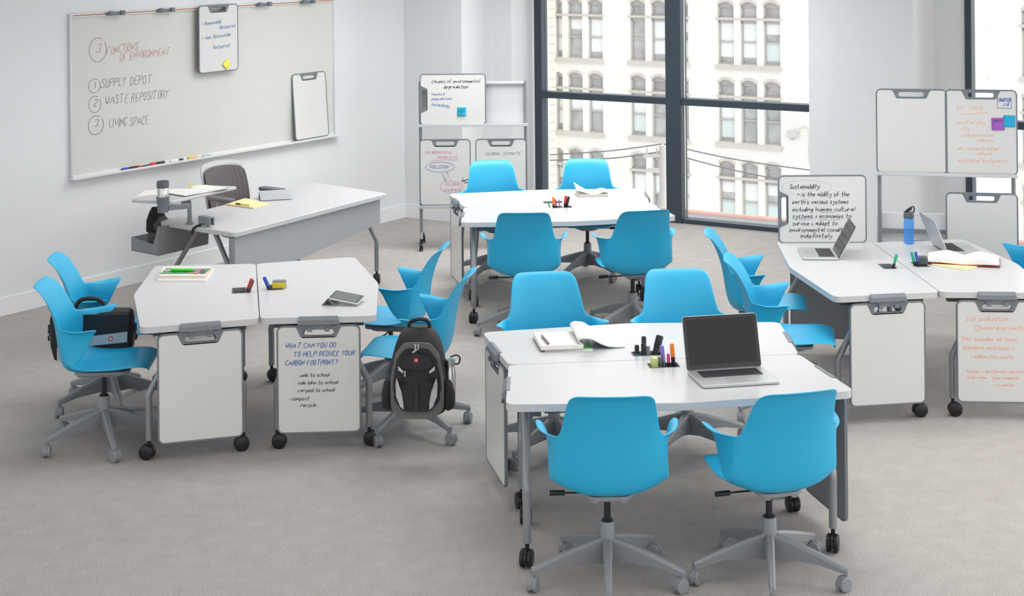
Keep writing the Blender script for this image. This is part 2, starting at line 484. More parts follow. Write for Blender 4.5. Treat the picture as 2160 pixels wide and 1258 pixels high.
for r, zt in enumerate(TOPS):
    if zt > 2 : 
        pass
    for c in vis_cols:
        a0 = max(c-WW/2, sL+.02); a1 = c+WW/2; w = a1-a0; m_ = (a0+a1)/2
        b = B()
        # frame: side strips, arch head, middle stone band, lower sash frame
        fr = .075
        for x in (a0+fr/2, a1-fr/2): add_box(b, (x, .19, zt-WH/2-.08), (fr, .1, WH-.16))
        add_box(b, (m_, .13, zt-.79), (w, .24, .15))
        add_box(b, (m_, .19, zt-.70), (w, .1, .06)); add_box(b, (m_, .19, zt-.24), (w, .1, .06))
        add_box(b, (m_, .2, zt-.10), (w, .1, .26))
        add_box(b, (m_, .17, zt-1.83), (w, .1, .07)); add_box(b, (m_, .17, zt-WH+.03), (w, .16, .07)); add_box(b, (m_, .19, zt-.93), (w, .1, .13))
        win = part('window', b, M_sash)
        kind = rnd.random()
        b = B(); mi_lo, mi_hi = 0, 0
        add_box(b, (m_, .24, zt-.45), (w-.1, .02, .5), mi=0)
        if kind < .55: hi = 1; lo_ = 2 if rnd.random() < .7 else 0
        elif kind < .8: hi = 0; lo_ = 0
        else: hi = 1; lo_ = 1
        hh = .85 if rnd.random() < .7 else .5
        add_box(b, (m_, .235, zt-1.83+.45), (w-.1, .02, .9), mi=0)
        if hi: add_box(b, (m_, .222, zt-.96-hh/2), (w-.14, .012, hh), mi=hi)
        add_box(b, (m_, .225, zt-2.33), (w-.1, .02, 1.0), mi=0)
        if lo_: add_box(b, (m_, .212, zt-2.26 if lo_ == 2 else zt-2.2), (w-.14, .012, .78 if lo_ == 2 else .65), mi=lo_)
        part('window_pane', b, [M_pane, M_blind, M_blindb], win)
    for g in range(-3, 5):
        a0 = g*4.53-.07-1.12-WW/2-.1; a1 = g*4.53-.07+1.12+WW/2+.1
        if a1 < sL: continue
        a0 = max(a0, sL+.01)
        b = B(); add_box(b, ((a0+a1)/2, -.06, zt-WH-.11), (a1-a0, .14, .2)); part('stone_sill', b, M_stone)
        b = B(); add_box(b, ((a0+a1)/2, -.02, zt-.78), (a1-a0, .05, .10)); part('stone_band', b, M_stone)
        for k in (-1, 0, 1):
            c = g*4.53-.07+k*1.12
            if c-WW/2 < sL: continue
            b = B()
            o = arch(c, zt+.1, zt-.16, WW+.06, .17)[2:]; i_ = arch(c, zt-.01, zt-.2, WW-.04, .17)[2:]
            add_prism(b, o+i_[::-1], (), -.04, .05, M=XZ); part('arch_stone', b, M_stone)
# wall lantern of the building
p = hit(1678, 281, FP, fn)-FP; ls, lz = p.dot(fe), p.z
b = B(); add_box(b, (ls, -.3, lz), (.42, .4, .28)); add_box(b, (ls-.1, -.1, lz-.22), (.2, .2, .12))
add_tube(b, [(ls+.2, -.05, lz+.2), (ls+.45, -.05, lz+.32), (ls+.62, -.05, lz+.1), (ls+.64, -.05, lz-1.3)], .02, 6, 5)
part('wall_lantern', b, ext('lantern_grey', (.62, .6, .58)), bevel=.02)
# quoined block corner standing in front of the facade
p0 = (hit(1140, 200, FP, fn)-FP).dot(fe)
nb = thing('stone_building', 'pale limestone block wall edge left of the brick building', 'building', mw=Matrix.Translation(FP-fn*1.2) @ Matrix.Rotation(-fa, 4, 'Z'))
b = B(); add_box(b, ((p0+sL)/2-2, .5, -4.5), (sL-p0+4.2, 1.0, 23)); part('wall', b, M_block, nb)
# near roof parapet with pink coping tiles
PA = at(1452.6, 447, Y=24.6); PB = at(1637.8, 464, Y=PA.y-0.1)
pd = fe; n0 = FP*0
PA = hit(1452.6, 447, Vector((0, 0, 0))+N*23.5, N); zc = PA.z
par = thing('roof_parapet', 'low grey roof parapet topped with pink clay coping tiles outside the window', 'parapet', mw=Matrix.Translation(N*23.5+Vector((0, 0, zc))) @ Matrix.Rotation(-A, 4, 'Z'))
b = B(); add_box(b, (-6, .18, -3.03), (34, .36, 6)); part('wall', b, M_gutter, par)
b = B(); add_box(b, (-6, -.03, -.16), (34, .1, .05)); part('ledge', b, M_gutter, par)
b = B()
for i in range(-84, 36):
    x = i*.26+.02
    if True:
        add_cyl(b, (x-.125, .02, .0), (x+.105, .02, .0), .036, .036, 10); add_cyl(b, (x+.1, .02, .0), (x+.135, .02, .0), .043, .043, 10)
part('coping', b, M_tile, par)
# utility pole and wires
pp = at(1398, 320, Y=40)
pole = thing('utility_pole', 'slim pale utility pole carrying wires in front of the brick building', 'utility pole', (pp.x, 40, -12))
b = B(); add_cyl(b, (0, 0, 0), (0, 0, pp.z+12+.15), .11, .09, 12); part('pole', b, ext('pole_grey', (.52, .50, .48)), pole)
b = B(); add_box(b, (0, 0, pp.z+12-.1), (1.0, .1, .08)); add_box(b, (0, 0, pp.z+12-.45), (.8, .1, .06))
for x in (-.4, -.15, .15, .4): add_cyl(b, (x, 0, pp.z+12-.08), (x, 0, pp.z+12+.1), .035, .02, 8)
part('cross_arm', b, ext('pole_grey', (.5, .5, .5)), pole)
for (p1, p2, p3) in (((1172, 326), (1290, 318), (1396, 304)), ((1172, 338), (1290, 334), (1396, 320)), ((1400, 304), (1560, 338), (1760, 366)), ((1400, 320), (1560, 362), (1760, 400))):
    b = B(); P = [at(*p, Y=40) for p in (p1, p2, p3)]
    a_ = P[0]*1; d_ = P[0]-P[1]; P = [P[0]+d_*1.5]+P if p1[0] < 1300 else P+[P[2]+(P[2]-P[1])*1.5]
    add_tube(b, P, .018, 6, 6)
    tag(obj('utility_wire', b, mat('wire_black', (.16, .16, .17), .6)), {1172: 'thin wire running left from the utility pole', 1400: 'thin wire sagging right from the utility pole'}[p1[0]]+(', upper one' if p1[1] in (326, 304) else ', lower one'), 'wire', 'utility wires')

# ------------------------------------------------------------------ blue swivel chairs
def caster_mesh(bm, M, r=.032, w=.019, gap=.006, stem=.1, hood=True):
    for s in (-1, 1):
        x = s*(gap/2+w/2)
        prof = [(.004, -w/2), (r*.86, -w/2), (r, -w/2+.004), (r, w/2-.004), (r*.86, w/2), (.004, w/2)]
        add_lathe(bm, prof, 22, M @ Matrix.Translation((x, -.012, r)) @ Matrix.Rotation(PI/2, 4, 'Y'))
    if hood:
        n = 10; prof = [(r*1.08*math.cos(math.radians(200-i*20)), r*1.08*math.sin(math.radians(200-i*20))) for i in range(n+1)]
        inner = [(a*.86, c*.86) for a, c in prof]
        add_prism(bm, prof+inner[::-1], (), -.006, .006, M=M @ Matrix.Translation((0, -.012, r)) @ Matrix(((0, 0, 1, 0), (1, 0, 0, 0), (0, 1, 0, 0), (0, 0, 0, 1))))
    v = add_cyl(bm, (0, 0, r*.9), (0, 0, stem), .010, .010, 12)
    for k in v: k.co = M @ k.co

ROWS = [  # y, z, half width, forward curl, edge lift, arm length
 (.268, .434, .158, 0, 0, 0), (.281, .454, .184, 0, 0, 0), (.262, .474, .204, 0, .000, 0), (.19, .478, .226, 0, .004, 0),
 (.09, .462, .236, 0, .010, 0), (-.01, .440, .238, 0, .030, 0), (-.09, .424, .238, .0, .056, .0), (-.155, .428, .238, .018, .068, .020),
 (-.198, .454, .236, .040, .058, .060), (-.218, .510, .234, .052, .024, .095), (-.230, .585, .230, .055, 0, .135), (-.240, .655, .224, .055, 0, .180),
 (-.248, .694, .217, .054, 0, .215), (-.258, .735, .206, .050, 0, 0), (-.275, .784, .198, .044, 0, 0), (-.295, .833, .190, .036, 0, 0),
 (-.315, .872, .183, .028, 0, 0), (-.337, .899, .170, .020, 0, 0), (-.362, .912, .138, .012, 0, 0)]
def shell_mesh():
    bm = B(); K = 5; AC = 5; grid = {}
    for i, (y, z, w, cy, lift, al) in enumerate(ROWS):
        for j in range(-K, K+1):
            g = j/K
            grid[i, j] = bm.verts.new((w*g, y+cy*g*g*abs(g)**.5, z+lift*abs(g)**2.6))
        if i >= 7 and i <= 12:
            for s in (-1, 1):
                ez = z+lift; ey = y+cy
                for k in range(1, AC+1):
                    t = k/AC
                    x = w+(.250-w)*math.sin(t*PI/2)
                    yy = ey+al*(t**1.15)
                    zz = ez
                    if i == 12:
                        x += .030*math.sin(min(t*1.4, 1)*PI/2); zz = z+.004-.012*math.sin(PI*min(t*1.2, 1))+.006*t
                    if i == 11: x += .008*t; zz = z+.012*t
                    grid[i, s*(K+k)] = bm.verts.new((s*x, yy, zz))
                    if i == 12: grid['lip', s*(K+k)] = bm.verts.new((s*(x+.006+.026*min(t*1.6, 1)), yy+.004*t, zz+.003))
    n = len(ROWS)
    for i in range(n-1):
        for j in range(-K-AC, K+AC):
            q = [(i, j), (i, j+1), (i+1, j+1), (i+1, j)]
            if all(k in grid for k in q): bm.faces.new([grid[k] for k in q])
    for s in (-1, 1):
        for k in range(1, AC):
            bm.faces.new((grid[12, s*(K+k)], grid[12, s*(K+k+1)], grid['lip', s*(K+k+1)], grid['lip', s*(K+k)]))
        bm.faces.new((grid[12, s*K], grid[12, s*(K+1)], grid['lip', s*(K+1)]))
    bmesh.ops.recalc_face_normals(bm, faces=bm.faces)
    return bm

def spokes_mesh():
    bm = B()
    add_lathe(bm, [(.022, .085), (.034, .10), (.036, .15), (.033, .19), (.031, .262), (.029, .265), (.0155, .265)], 24)
    for k in range(5):
        a = -PI/2+k*2*PI/5; R = Matrix.Rotation(a, 4, 'Z')
        sec = [(.02, .200, .085, .021), (.10, .180, .098, .019), (.22, .142, .094, .017), (.315, .108, .076, .0155), (.345, .098, .070, .013)]
        rows = []
        for x, zt, zb, w in sec:
            rows.append([bm.verts.new(R @ Vector((x, yy, zz))) for yy, zz in ((-w*.55, zt), (w*.55, zt), (w, zt-.012), (w*.8, zb), (-w*.8, zb), (-w, zt-.012))])
        for p, q in zip(rows, rows[1:]):
            for i in range(6): bm.faces.new((p[i], p[(i+1) % 6], q[(i+1) % 6], q[i]))
        bm.faces.new(rows[0]); bm.faces.new(rows[-1][::-1])
    return bm

def make_chair(label):
    t = thing('swivel_chair', label, 'chair')
    sh = obj('seat_shell', shell_mesh(), M_shell, t, recalc=False)
    for p in sh.data.polygons: p.use_smooth = True
    md = sh.modifiers.new('thick', 'SOLIDIFY'); md.thickness = .0085; md.offset = -1
    md = sh.modifiers.new('sub', 'SUBSURF'); md.levels = 2; md.render_levels = 2
    obj('star_base', spokes_mesh(), M_plat, t)
    for k in range(5):
        a = -PI/2+k*2*PI/5
        bm = B(); caster_mesh(bm, Matrix.Rotation([.5, -.9, 1.2, 2.3, -.3][k], 4, 'Z'), stem=.088)
        obj('caster', bm, M_plat, t, loc=(.335*math.cos(a), .335*math.sin(a), 0))
    bm = B(); add_cyl(bm, (0, 0, .26), (0, 0, .385), .0145, seg=20); add_cyl(bm, (0, 0, .262), (0, 0, .272), .024, seg=20)
    obj('gas_lift', bm, M_black, t)
    bm = B()
    add_prism(bm, rrect(.20, .30, .05), (), .404, .420)
    add_prism(bm, rrect(.11, .20, .03), (), .382, .41)
    for s in (-1, 1): add_cyl(bm, (s*.062, -.13, .408), (s*.062, .10, .408), .022, .02, 14)
    obj('seat_bracket', bm, M_plat, t)
    bm = B(); add_cyl(bm, (-.04, .0, .386), (-.19, .0, .388), .0045, seg=8); add_cyl(bm, (-.185, 0, .388), (-.25, 0, .388), .0115, seg=12)
    obj('tilt_lever', bm, M_black, t)
    return t

GRP = 'blue swivel chairs at the group tables'
CH = [  # x, y, facing angle (deg), base angle, label
 (.392, 6.772, 91, -3, 'blue swivel armchair nearest the viewer, the left one, left of the big laptop'),
 (1.10, 6.800, 105, -7.5, 'blue swivel armchair nearest the viewer on the right, in front of the big laptop'),
 (.205, 8.45, -82, 8, 'blue swivel armchair facing the camera behind the table with the open notebook'),
 (.935, 8.50, -86, -4, 'blue swivel armchair facing the camera directly behind the laptop with the black screen'),
 (.065, 11.02, 90, -3, 'blue swivel armchair on the near side of the middle table, the left one'),
 (.835, 11.06, 103, 30, 'blue swivel armchair on the near side of the middle table, the right one'),
 (-.155, 12.78, -83, 5, 'blue swivel armchair behind the middle table, in front of the whiteboard easel'),
 (.600, 12.84, -92, 0, 'blue swivel armchair behind the middle table, in front of the window'),
 (-2.295, 8.683, 4, 0, 'blue swivel armchair at the far left, the nearer of the two there'),
 (-2.43, 9.383, 6, 0, 'blue swivel armchair at the far left, behind the messenger bag'),
 (-.587, 8.87, 172, 0, 'blue swivel armchair with a black and grey backpack hanging on it'),
 (-.77, 9.62, 172, 0, 'blue swivel armchair behind the one carrying the backpack, right of the tablet table'),
 (1.585, 9.10, -10, 0, 'blue swivel armchair left of the right-hand table, nearer one'),
 (1.57, 9.90, -8, 0, 'blue swivel armchair left of the right-hand table, farther one near the window'),
 (3.28, 10.2, 176, 0, 'blue swivel armchair cut off by the right edge of the picture'),
]
proto = make_chair(CH[0][4]); proto['group'] = GRP
def child(o, n): return [x for x in bpy.data.objects if x.parent == o and x.name.split('.')[0] == n]
CHAIRS = []
for i, (x, y, fa_, ba, lab) in enumerate(CH):
    rz = math.radians(fa_-90)
    o = proto if i == 0 else dup(proto, (x, y, 0), rz, lab, GRP)
    CHAIRS.append(o)
proto.location = (CH[0][0], CH[0][1], 0); proto.rotation_euler = (0, 0, math.radians(CH[0][2]-90))
# each base is turned on its own swivel
BASE = [-3, -7.5, 176, 184, -4, 22, 186, 180, 22.7, 22.7, 40, 35, 10, 0, 0]
for (x, y, fa_, ba, lab), o, wb in zip(CH, CHAIRS, BASE):
    rel = Matrix.Rotation(math.radians(wb)-o.rotation_euler.z, 4, 'Z')
    for c in child(o, 'star_base')+child(o, 'caster'):
        c.matrix_basis = rel @ c.matrix_basis

# ------------------------------------------------------------------ tables
TL, TS, TD, TA = 1.4375, .0759, .627, .083
TH = .735
POLY = [(-TL/2, 0), (-TL/2-TS, -TD), (0, -TD-TA), (TL/2+TS, -TD), (TL/2, 0)]
WELL = (.02, -.105, .15, .085)
EA = math.atan2(TS, TD)
def table_caster(bm, x, y, rz):
    caster_mesh(bm, Matrix.Translation((x, y, 0)) @ Matrix.Rotation(rz, 4, 'Z'), r=.040, w=.021, gap=.012, stem=.105)
def hook_mesh(mt=0):
    bm = B()   # local: x along the edge, -y outwards, z world height
    sec = [(.016, .7365), (-.002, .7395), (-.020, .722), (-.023, .697), (-.014, .694), (-.001, .698), (-.001, .7355)]
    vs = [[bm.verts.new((x*(1 if z > .71 else 1.06), y, z)) for y, z in sec] for x in (-.106, .106)]
    n = len(sec)
    for i in range(n): bm.faces.new((vs[0][i], vs[0][(i+1) % n], vs[1][(i+1) % n], vs[1][i]))
    bm.faces.new(vs[0]); bm.faces.new(vs[1][::-1])
    add_box(bm, (0, -.004, .684), (.135, .012, .034))
    for s in (-1, 1):
        add_box(bm, (s*.045, .004, .668), (.018, .056, .014))
        add_box(bm, (s*.047, -.022, .670), (.026, .008, .020))
    add_box(bm, (0, .028, .668), (.11, .012, .014))
    return bm
def make_table(label):
    t = thing('group_table', label, 'table', group='white chevron tables in pairs')
    bm = B()
    cx, cy, wx, wy = WELL
    add_prism(bm, round_poly(POLY, [.05, .05, .5, .05, .05]), [rrect(wx, wy, .008, cx, cy, 3)], TH-.035, TH)
    obj('tabletop', bm, M_top, t, bevel=.004)
    bm = B()
    ins = rrect(wx-.008, wy-.008, .006, cx, cy, 3)
    add_prism(bm, rrect(wx-.001, wy-.001, .008, cx, cy, 3), [ins], TH-.075, TH+.0015)
    add_prism(bm, rrect(wx-.001, wy-.001, .008, cx, cy, 3), (), TH-.079, TH-.074)
    obj('pen_well', bm, mat('well_grey', (.24, .25, .26), .5), t)
    bm = B()
    for v in (-.12, -.52): add_box(bm, (0, v, TH-.055), (1.22, .045, .038))
    for s in (-1, 1): add_box(bm, (s*.63, -.32, TH-.057), (.05, .5, .042), rz=s*EA*.8)
    obj('underframe', bm, M_dgrey, t)
    for s in (-1, 1):
        for (u, v, tv) in ((.65, -.088, -.25), (.70, -.59, -.42)):
            bm = B()
            P = [(s*(u-.012), tv, .685), (s*(u-.008), tv+(v-tv)*.45, .53), (s*(u-.002), tv+(v-tv)*.85, .40), (s*u, v, .345), (s*u, v, .28), (s*u, v, .105)]
            add_tube(bm, P, .0185, 16, smooth=4, up=(1, 0, 0), sx=1.0)
            lg = obj('leg', bm, M_steel, t)
            bm = B(); table_caster(bm, s*u, v, random.uniform(-.5, .5)+(PI/2 if 0 else 0))
            obj('caster', bm, M_black, lg)
    for s in (-1, 1):
        o = obj('board_hook', hook_mesh(), M_grey, t, bevel=.003)
        o.location = (s*(TL/2+TS/2), -TD/2, 0); o.rotation_euler = (0, 0, s*PI/2+s*EA)
    return t
G4 = {'L': (-1.5195, 9.199, -1.3947), 'M': (.3307, 11.969, .1099), 'F': (.6802, 7.6062, .101), 'R': (2.418, 9.6877, -1.5326)}
TAB = {}
def tpos(g, k):
    x, y, th = G4[g]; o = .003
    th = th+(PI if k == 2 else 0)
    return (x+o*math.sin(th), y-o*math.cos(th), 0), th
spec = [('L', 1, 'white chevron table on the left with magazines, its outer side towards the left wall'),
        ('L', 2, 'white chevron table on the left with a tablet, joined to the magazine table'),
        ('M', 1, 'white table half at the near side of the middle group, holding no book'),
        ('M', 2, 'white table half at the far side of the middle group, holding a curled book'),
        ('F', 1, 'white table half nearest the camera, under the big open laptop'),
        ('F', 2, 'white table half behind the laptop table, under the open notebook'),
        ('R', 1, 'white table on the right with an open laptop turned sideways, nearer the window'),
        ('R', 2, 'white table at the right edge with a blue water bottle and an open book')]
for g, k, lab in spec:
    loc, th = tpos(g, k)
    if not TAB:
        t = make_table(lab); tproto = t; t.location = loc; t.rotation_euler = (0, 0, th)
    else: t = dup(tproto, loc, th, lab)
    TAB[g, k] = t
# the far ends of the left pair carry no hooks
for key, s in ((('L', 1), -1), (('L', 2), 1)):
    for h in child(TAB[key], 'board_hook'):
        if h.location.x*s > 0: bpy.data.objects.remove(h)

def T(g, k, u, v, z=0):
    """world point of table-local coordinates (u along the seam, v outwards from it)"""
    loc, th = tpos(g, k)
    return Vector((loc[0]+u*math.cos(th)+v*math.sin(th), loc[1]+u*math.sin(th)-v*math.cos(th), z))

# grey modesty panel hung under the far end of the right-hand table: see boards

# ------------------------------------------------------------------ portable whiteboards
BW, BH = .457, .59
def board(name, label, mw, land=False, W=BW, H=BH, group='portable whiteboards', handle=True):
    t = thing(name, label, 'whiteboard', mw=mw, group=group)
    b = .0095
    outer = rrect(W, H, .036, 0, H/2)
    k = W/.457
    white = round_poly([(-W/2+b, b), (W/2-b, b), (W/2-b, H-b), (.122*k, H-b), (.096*k, H-.068), (-.096*k, H-.068), (-.122*k, H-b), (-W/2+b, H-b)],
                       [.028, .028, .028, .014, .016, .016, .014, .028])
    hole = rrect(.165*k, .033, .0164, 0, H-.0385)
    R = Matrix.Identity(4)
    if land: R = Matrix(((0, 0, -1, H/2), (0, 1, 0, 0), (1, 0, 0, W/2), (0, 0, 0, 1)))
    bm = B(); add_prism(bm, outer, [white, hole], -.0085, .0085, M=R @ XZ)
    obj('board_frame', bm, M_grey, t, bevel=.002)
    bm = B(); add_prism(bm, white, (), -.006, .0065, M=R @ XZ)
    o = obj('writing_surface', bm, [M_board, M_back], t)
    for p in o.data.polygons:
        if p.normal.y > .5: p.material_index = 1
    return t
def bwrite(par, lines, w, h, color, sw=.0034, seed=1, extra=(), M=None):
    """lines: (text, x0, x1, y) as fractions of the board (y down from the top), height fraction"""
    rnd = random.Random(seed); S = []
    for ln in lines:
        text, x0, x1, y, hh = ln[:5]; sl = ln[5] if len(ln) > 5 else 0
        S += strokes(text, (x0-.5)*w, (x1-.5)*w, (1-y)*h, hh*h, rnd, sl)
    for P in extra: S.append([((x-.5)*w, (1-y)*h) for x, y in P])
    return ink('handwriting', par, S, color, sw, y=-.0075)
def Tend(g, k, s, out=-.004, z=.10):
    """matrix of a board hanging on a table end, front face outwards"""
    loc, th = tpos(g, k)
    n = Vector((s*math.cos(EA), math.sin(EA), 0)); c = Vector((s*(TL/2+TS/2), -TD/2, 0))+n*out
    return Matrix.Translation(Vector(loc)) @ Matrix.Rotation(th, 4, 'Z') @ Matrix.Translation((c.x, c.y, z)) @ Matrix.Rotation(s*(PI/2+EA), 4, 'Z')
GB = 'portable whiteboards'
board('portable_whiteboard', 'blank portable whiteboard hanging from the left table, below the magazines', Tend('L', 1, 1))
b2 = board('portable_whiteboard', 'portable whiteboard about reducing your carbon footprint, hanging from the left table', Tend('L', 2, -1))
bwrite(b2, [('WHAT CAN YOU DO', .10, .70, .205, .045), ('TO HELP REDUCE YOUR', .20, .92, .285, .045), ('CARBON FOOTPRINT?', .10, .72, .365, .045)], BW, BH, 'blue', .0036, 2)
bwrite(b2, [('. walk to school', .24, .62, .475, .03), ('. ride bike to school', .22, .72, .545, .03), ('. carpool to school', .22, .68, .615, .03), ('. compost', .14, .38, .69, .03), ('. recycle', .25, .46, .75, .03)], BW, BH, 'black', .0028, 3)
board('portable_whiteboard', 'blank portable whiteboard hanging from the left end of the middle table', Tend('M', 2, 1))
board('portable_whiteboard', 'blank glossy portable whiteboard hanging at the left end of the nearest tables', Tend('F', 2, 1))
board('portable_whiteboard', 'portable whiteboard seen from its grey back, hanging at the right end of the nearest table', Tend('F', 1, 1))
board('portable_whiteboard', 'blank portable whiteboard hanging from the front of the right-hand table', Tend('R', 1, 1))
b7 = board('portable_whiteboard', 'portable whiteboard about soil pollution in orange, cut by the right picture edge', Tend('R', 2, -1))
bwrite(b7, [('Soil pollution:', .11, .64, .20, .042), ('(hazardous waste', .28, .84, .285, .036), ('this includes all toxic,', .06, .76, .395, .036), ('biological, infectious +', .08, .70, .48, .036), ('radioactive waste', .18, .70, .565, .034), ('house > batteries, pesticides', .12, .90, .705, .028), ('hold chem', .13, .36, .765, .026), ('toxic chemicals', .44, .76, .765, .026), ('^ e waste', .46, .70, .835, .026)], BW, BH, 'orange', .0026, 4,
       extra=[[(.26+.03*math.cos(a/3), .27+.03*math.sin(a/3)) for a in range(20)], [(.26, .255), (.262, .29)]])
board('portable_whiteboard', 'grey-backed portable whiteboard hanging under the far end of the right-hand table', Tend('R', 1, -1, z=.09))
# landscape board standing on the far end of the right-hand table
loc = at(1735, 512, z=TH)
b9 = board('portable_whiteboard', 'landscape portable whiteboard defining sustainability, standing on the right-hand table', Matrix.Translation((loc.x, T('R', 1, -TL/2-.02, .3).y+.005, TH-.004)) @ Matrix.Rotation(math.radians(-1), 4, 'Z'), land=True)
LWd, LHt = BH, BW
bwrite(b9, [('Sustainability:', .13, .47, .20, .062), ('* is the ability of the', .22, .80, .31, .058), ("earth's various systems", .16, .79, .42, .055), ('including human cultural', .16, .86, .53, .055), ('systems + economies to', .16, .82, .63, .055), ('survive + adapt to', .16, .66, .735, .055), ('environmental conditions', .125, .83, .83, .055), ('indefinitely', .25, .60, .92, .06)], LWd, LHt, 'black', .0036, 5)
bwrite(b9, [], LWd, LHt, 'faint', .0014, 6, extra=[[(.32+.28*math.cos(a/5), .18+.11*math.sin(a/5)) for a in range(32)]])
bwrite(b9, [], LWd, LHt, 'blue', .0018, 6, extra=[[(.19, .655), (.36, .645)], [(.46, .66), (.70, .655)], [(.48, .545), (.64, .545)]])

# ------------------------------------------------------------------ wall whiteboard on the left wall
def wcoord(px, py):
    p = hit(px, py, LW0, LN)-LW0; return p.dot(LD), p.z
wx0, wz1 = .648, 2.222; wx1, wz0 = 3.725, .94
WM = Matrix(((LD.x, LN.x, 0, LW0.x), (LD.y, LN.y, 0, LW0.y), (0, 0, 1, 0), (0, 0, 0, 1)))
org = Matrix.Translation((wx0, 0, wz0))
wb = thing('wall_whiteboard', 'long wall-mounted whiteboard with red and black handwriting on the left wall', 'whiteboard', mw=WM @ org)
WL, WHh = wx1-wx0, wz1-wz0
bm = B(); add_box(bm, (WL/2, -.012, WHh/2), (WL-.02, .022, WHh-.02)); obj('writing_surface', bm, M_bigboard, wb)
for x in (.008, WL-.008):
    bm = B(); add_box(bm, (x, -.014, WHh/2), (.02, .028, WHh)); obj('board_frame', bm, M_alu, wb, bevel=.002)
bm = B(); add_box(bm, (WL/2, -.018, WHh-.012), (WL, .036, .030)); rl = obj('top_rail', bm, mat('rail_white', (.72, .72, .72), .4), wb, bevel=.002)
bm = B(); add_box(bm, (WL/2, -.0365, WHh-.012), (WL-.04, .002, .010)); obj('cork_strip', bm, mat('cork', (.45, .24, .15), .9, vary=.1, vscale=60), rl)
bm = B(); add_box(bm, (WL/2+.02, -.04, .0), (WL+.06, .08, .012)); add_box(bm, (WL/2+.02, -.079, .006), (WL+.06, .004, .016)); add_box(bm, (WL/2, -.014, .014), (WL, .028, .02))
obj('marker_tray', bm, mat('rail_white', (.72, .72, .72), .4), wb, bevel=.002)
def wloc(px, py, z=None):
    s, zz = wcoord(px, py); return s-wx0, (zz-wz0 if z is None else z)
for px in (234, 340, 547, 640):
    s, _ = wloc(px, 22)
    bm = B(); add_box(bm, (s, -.05, WHh-.012), (.17, .03, .026))
    for d in (-.06, .06): add_box(bm, (s+d, -.07, WHh-.008), (.04, .03, .036))
    obj('board_clip', bm, M_grey, wb, bevel=.006)
rnd = random.Random(11)
def wl(text, p0, p1, hpx, color, w):
    (x0, y0), (x1, y1) = wloc(*p0), wloc(*p1); h = hpx*.0040
    return strokes(text, x0, x1, y0, h, rnd, (y1-y0)/(x1-x0))
def wcirc(px, py, rx, ry):
    x, z = wloc(px, py); return ellipse(x, z, rx, ry, 60, 400)
ink('handwriting', wb, wl('FUNCTIONS', (221, 116), (286, 105), 16, 0, 0)+wl('OF ENVIRONMENT', (248, 129), (352, 116), 16, 0, 0)+wl('3', (197, 112), (208, 111), 17, 0, 0), 'red', .0042, -.0245)
S = wl('SUPPLY DEPOT', (208, 186), (314, 175), 17, 0, 0)+wl('WASTE REPOSITORY', (217, 221), (350, 206), 17, 0, 0)+wl('LIVING SPACE', (226, 269), (308, 261), 17, 0, 0)
S += wl('1', (192, 186), (196, 186), 12, 0, 0)+wl('2', (192, 223), (200, 223), 13, 0, 0)+wl('3', (194, 268), (203, 267), 14, 0, 0)
S += [wcirc(195, 181, .058, .055), wcirc(196, 220, .06, .065), wcirc(198, 264, .075, .075), wcirc(202, 105, .085, .095)]
ink('handwriting', wb, S, 'grey', .0038, -.0245)
def wall_board(label, px0, px1, pyt, out, lean=0):
    s0, zt = wcoord(px0, pyt); s1_, _ = wcoord(px1, pyt)
    return Matrix.Translation(LW0+LD*((s0+s1_)/2)-LN*out) @ WM.to_3x3().to_4x4()
# hanging one
s0, zt = wcoord(404, 14); s1_, _ = wcoord(488, 10); zb = wcoord(406, 158)[1]
hb = board('portable_whiteboard', 'portable whiteboard about renewable resources hanging on the wall board rail',
           Matrix.Translation(LW0+LD*((s0+s1_)/2)-LN*.075+Vector((0, 0, zb+.01))) @ WM.to_3x3().to_4x4(), W=(s1_-s0)*.99, H=zt-zb)
bwrite(hb, [('* Renewable', .08, .56, .30, .055, .05), ('Resources', .52, .92, .37, .055, .05), ('* Non Renewable', .08, .80, .51, .055, .05), ('Resources', .36, .78, .66, .055, .05)], s1_-s0, zt-zb, 'blue', .0038, 8)
def sticky(label, par_m, x, z, rz, color, size=.076, y=-.010, txt=None):
    o = thing('sticky_note', label, 'sticky note', mw=par_m @ Matrix.Translation((x, y, z)) @ Matrix.Rotation(rz, 4, 'Y'))
    bm = B(); g = add_grid(bm, lambda i, j: Vector(((i-.5)*size, -.006*(1-j)**2, (j-.5)*size)), 4, 6)
    p = obj('paper_sheet', bm, color, o); md = p.modifiers.new('t', 'SOLIDIFY'); md.thickness = .0008
    if txt:
        r = random.Random(5); S = []
        for i, tx in enumerate(txt): S += strokes(tx, -size*.36, size*.36 if len(tx) > 1 else -size*.05, size*(.22-.26*i), size*.16, r)
        ink('handwriting', o, [[(a, c) for a, c in P] for P in S], 'black', .0018, -.0075)
    return o
hbw = s1_-s0; hbh = zt-zb
sticky('yellow sticky note turned on its corner on the hanging whiteboard', hb.matrix_basis.copy(), .085, .060, math.radians(48), mat('note_yellow', (.85, .75, .10), .7), .07, -.012)
# leaning one
s0, zt = wcoord(607, 158); s1_, _ = wcoord(678, 152); zb = wz0+.014; s2_, _ = wcoord(612, 296)
m_ = Matrix.Translation(LW0+LD*((s0+s1_)/2+.02)-LN*.066+Vector((0, 0, zb))) @ WM.to_3x3().to_4x4() @ Matrix.Rotation(math.radians(-4), 4, 'X')
board('portable_whiteboard', 'blank portable whiteboard leaning on the marker tray of the wall board', m_, W=(s1_-s0), H=zt-zb+.004)
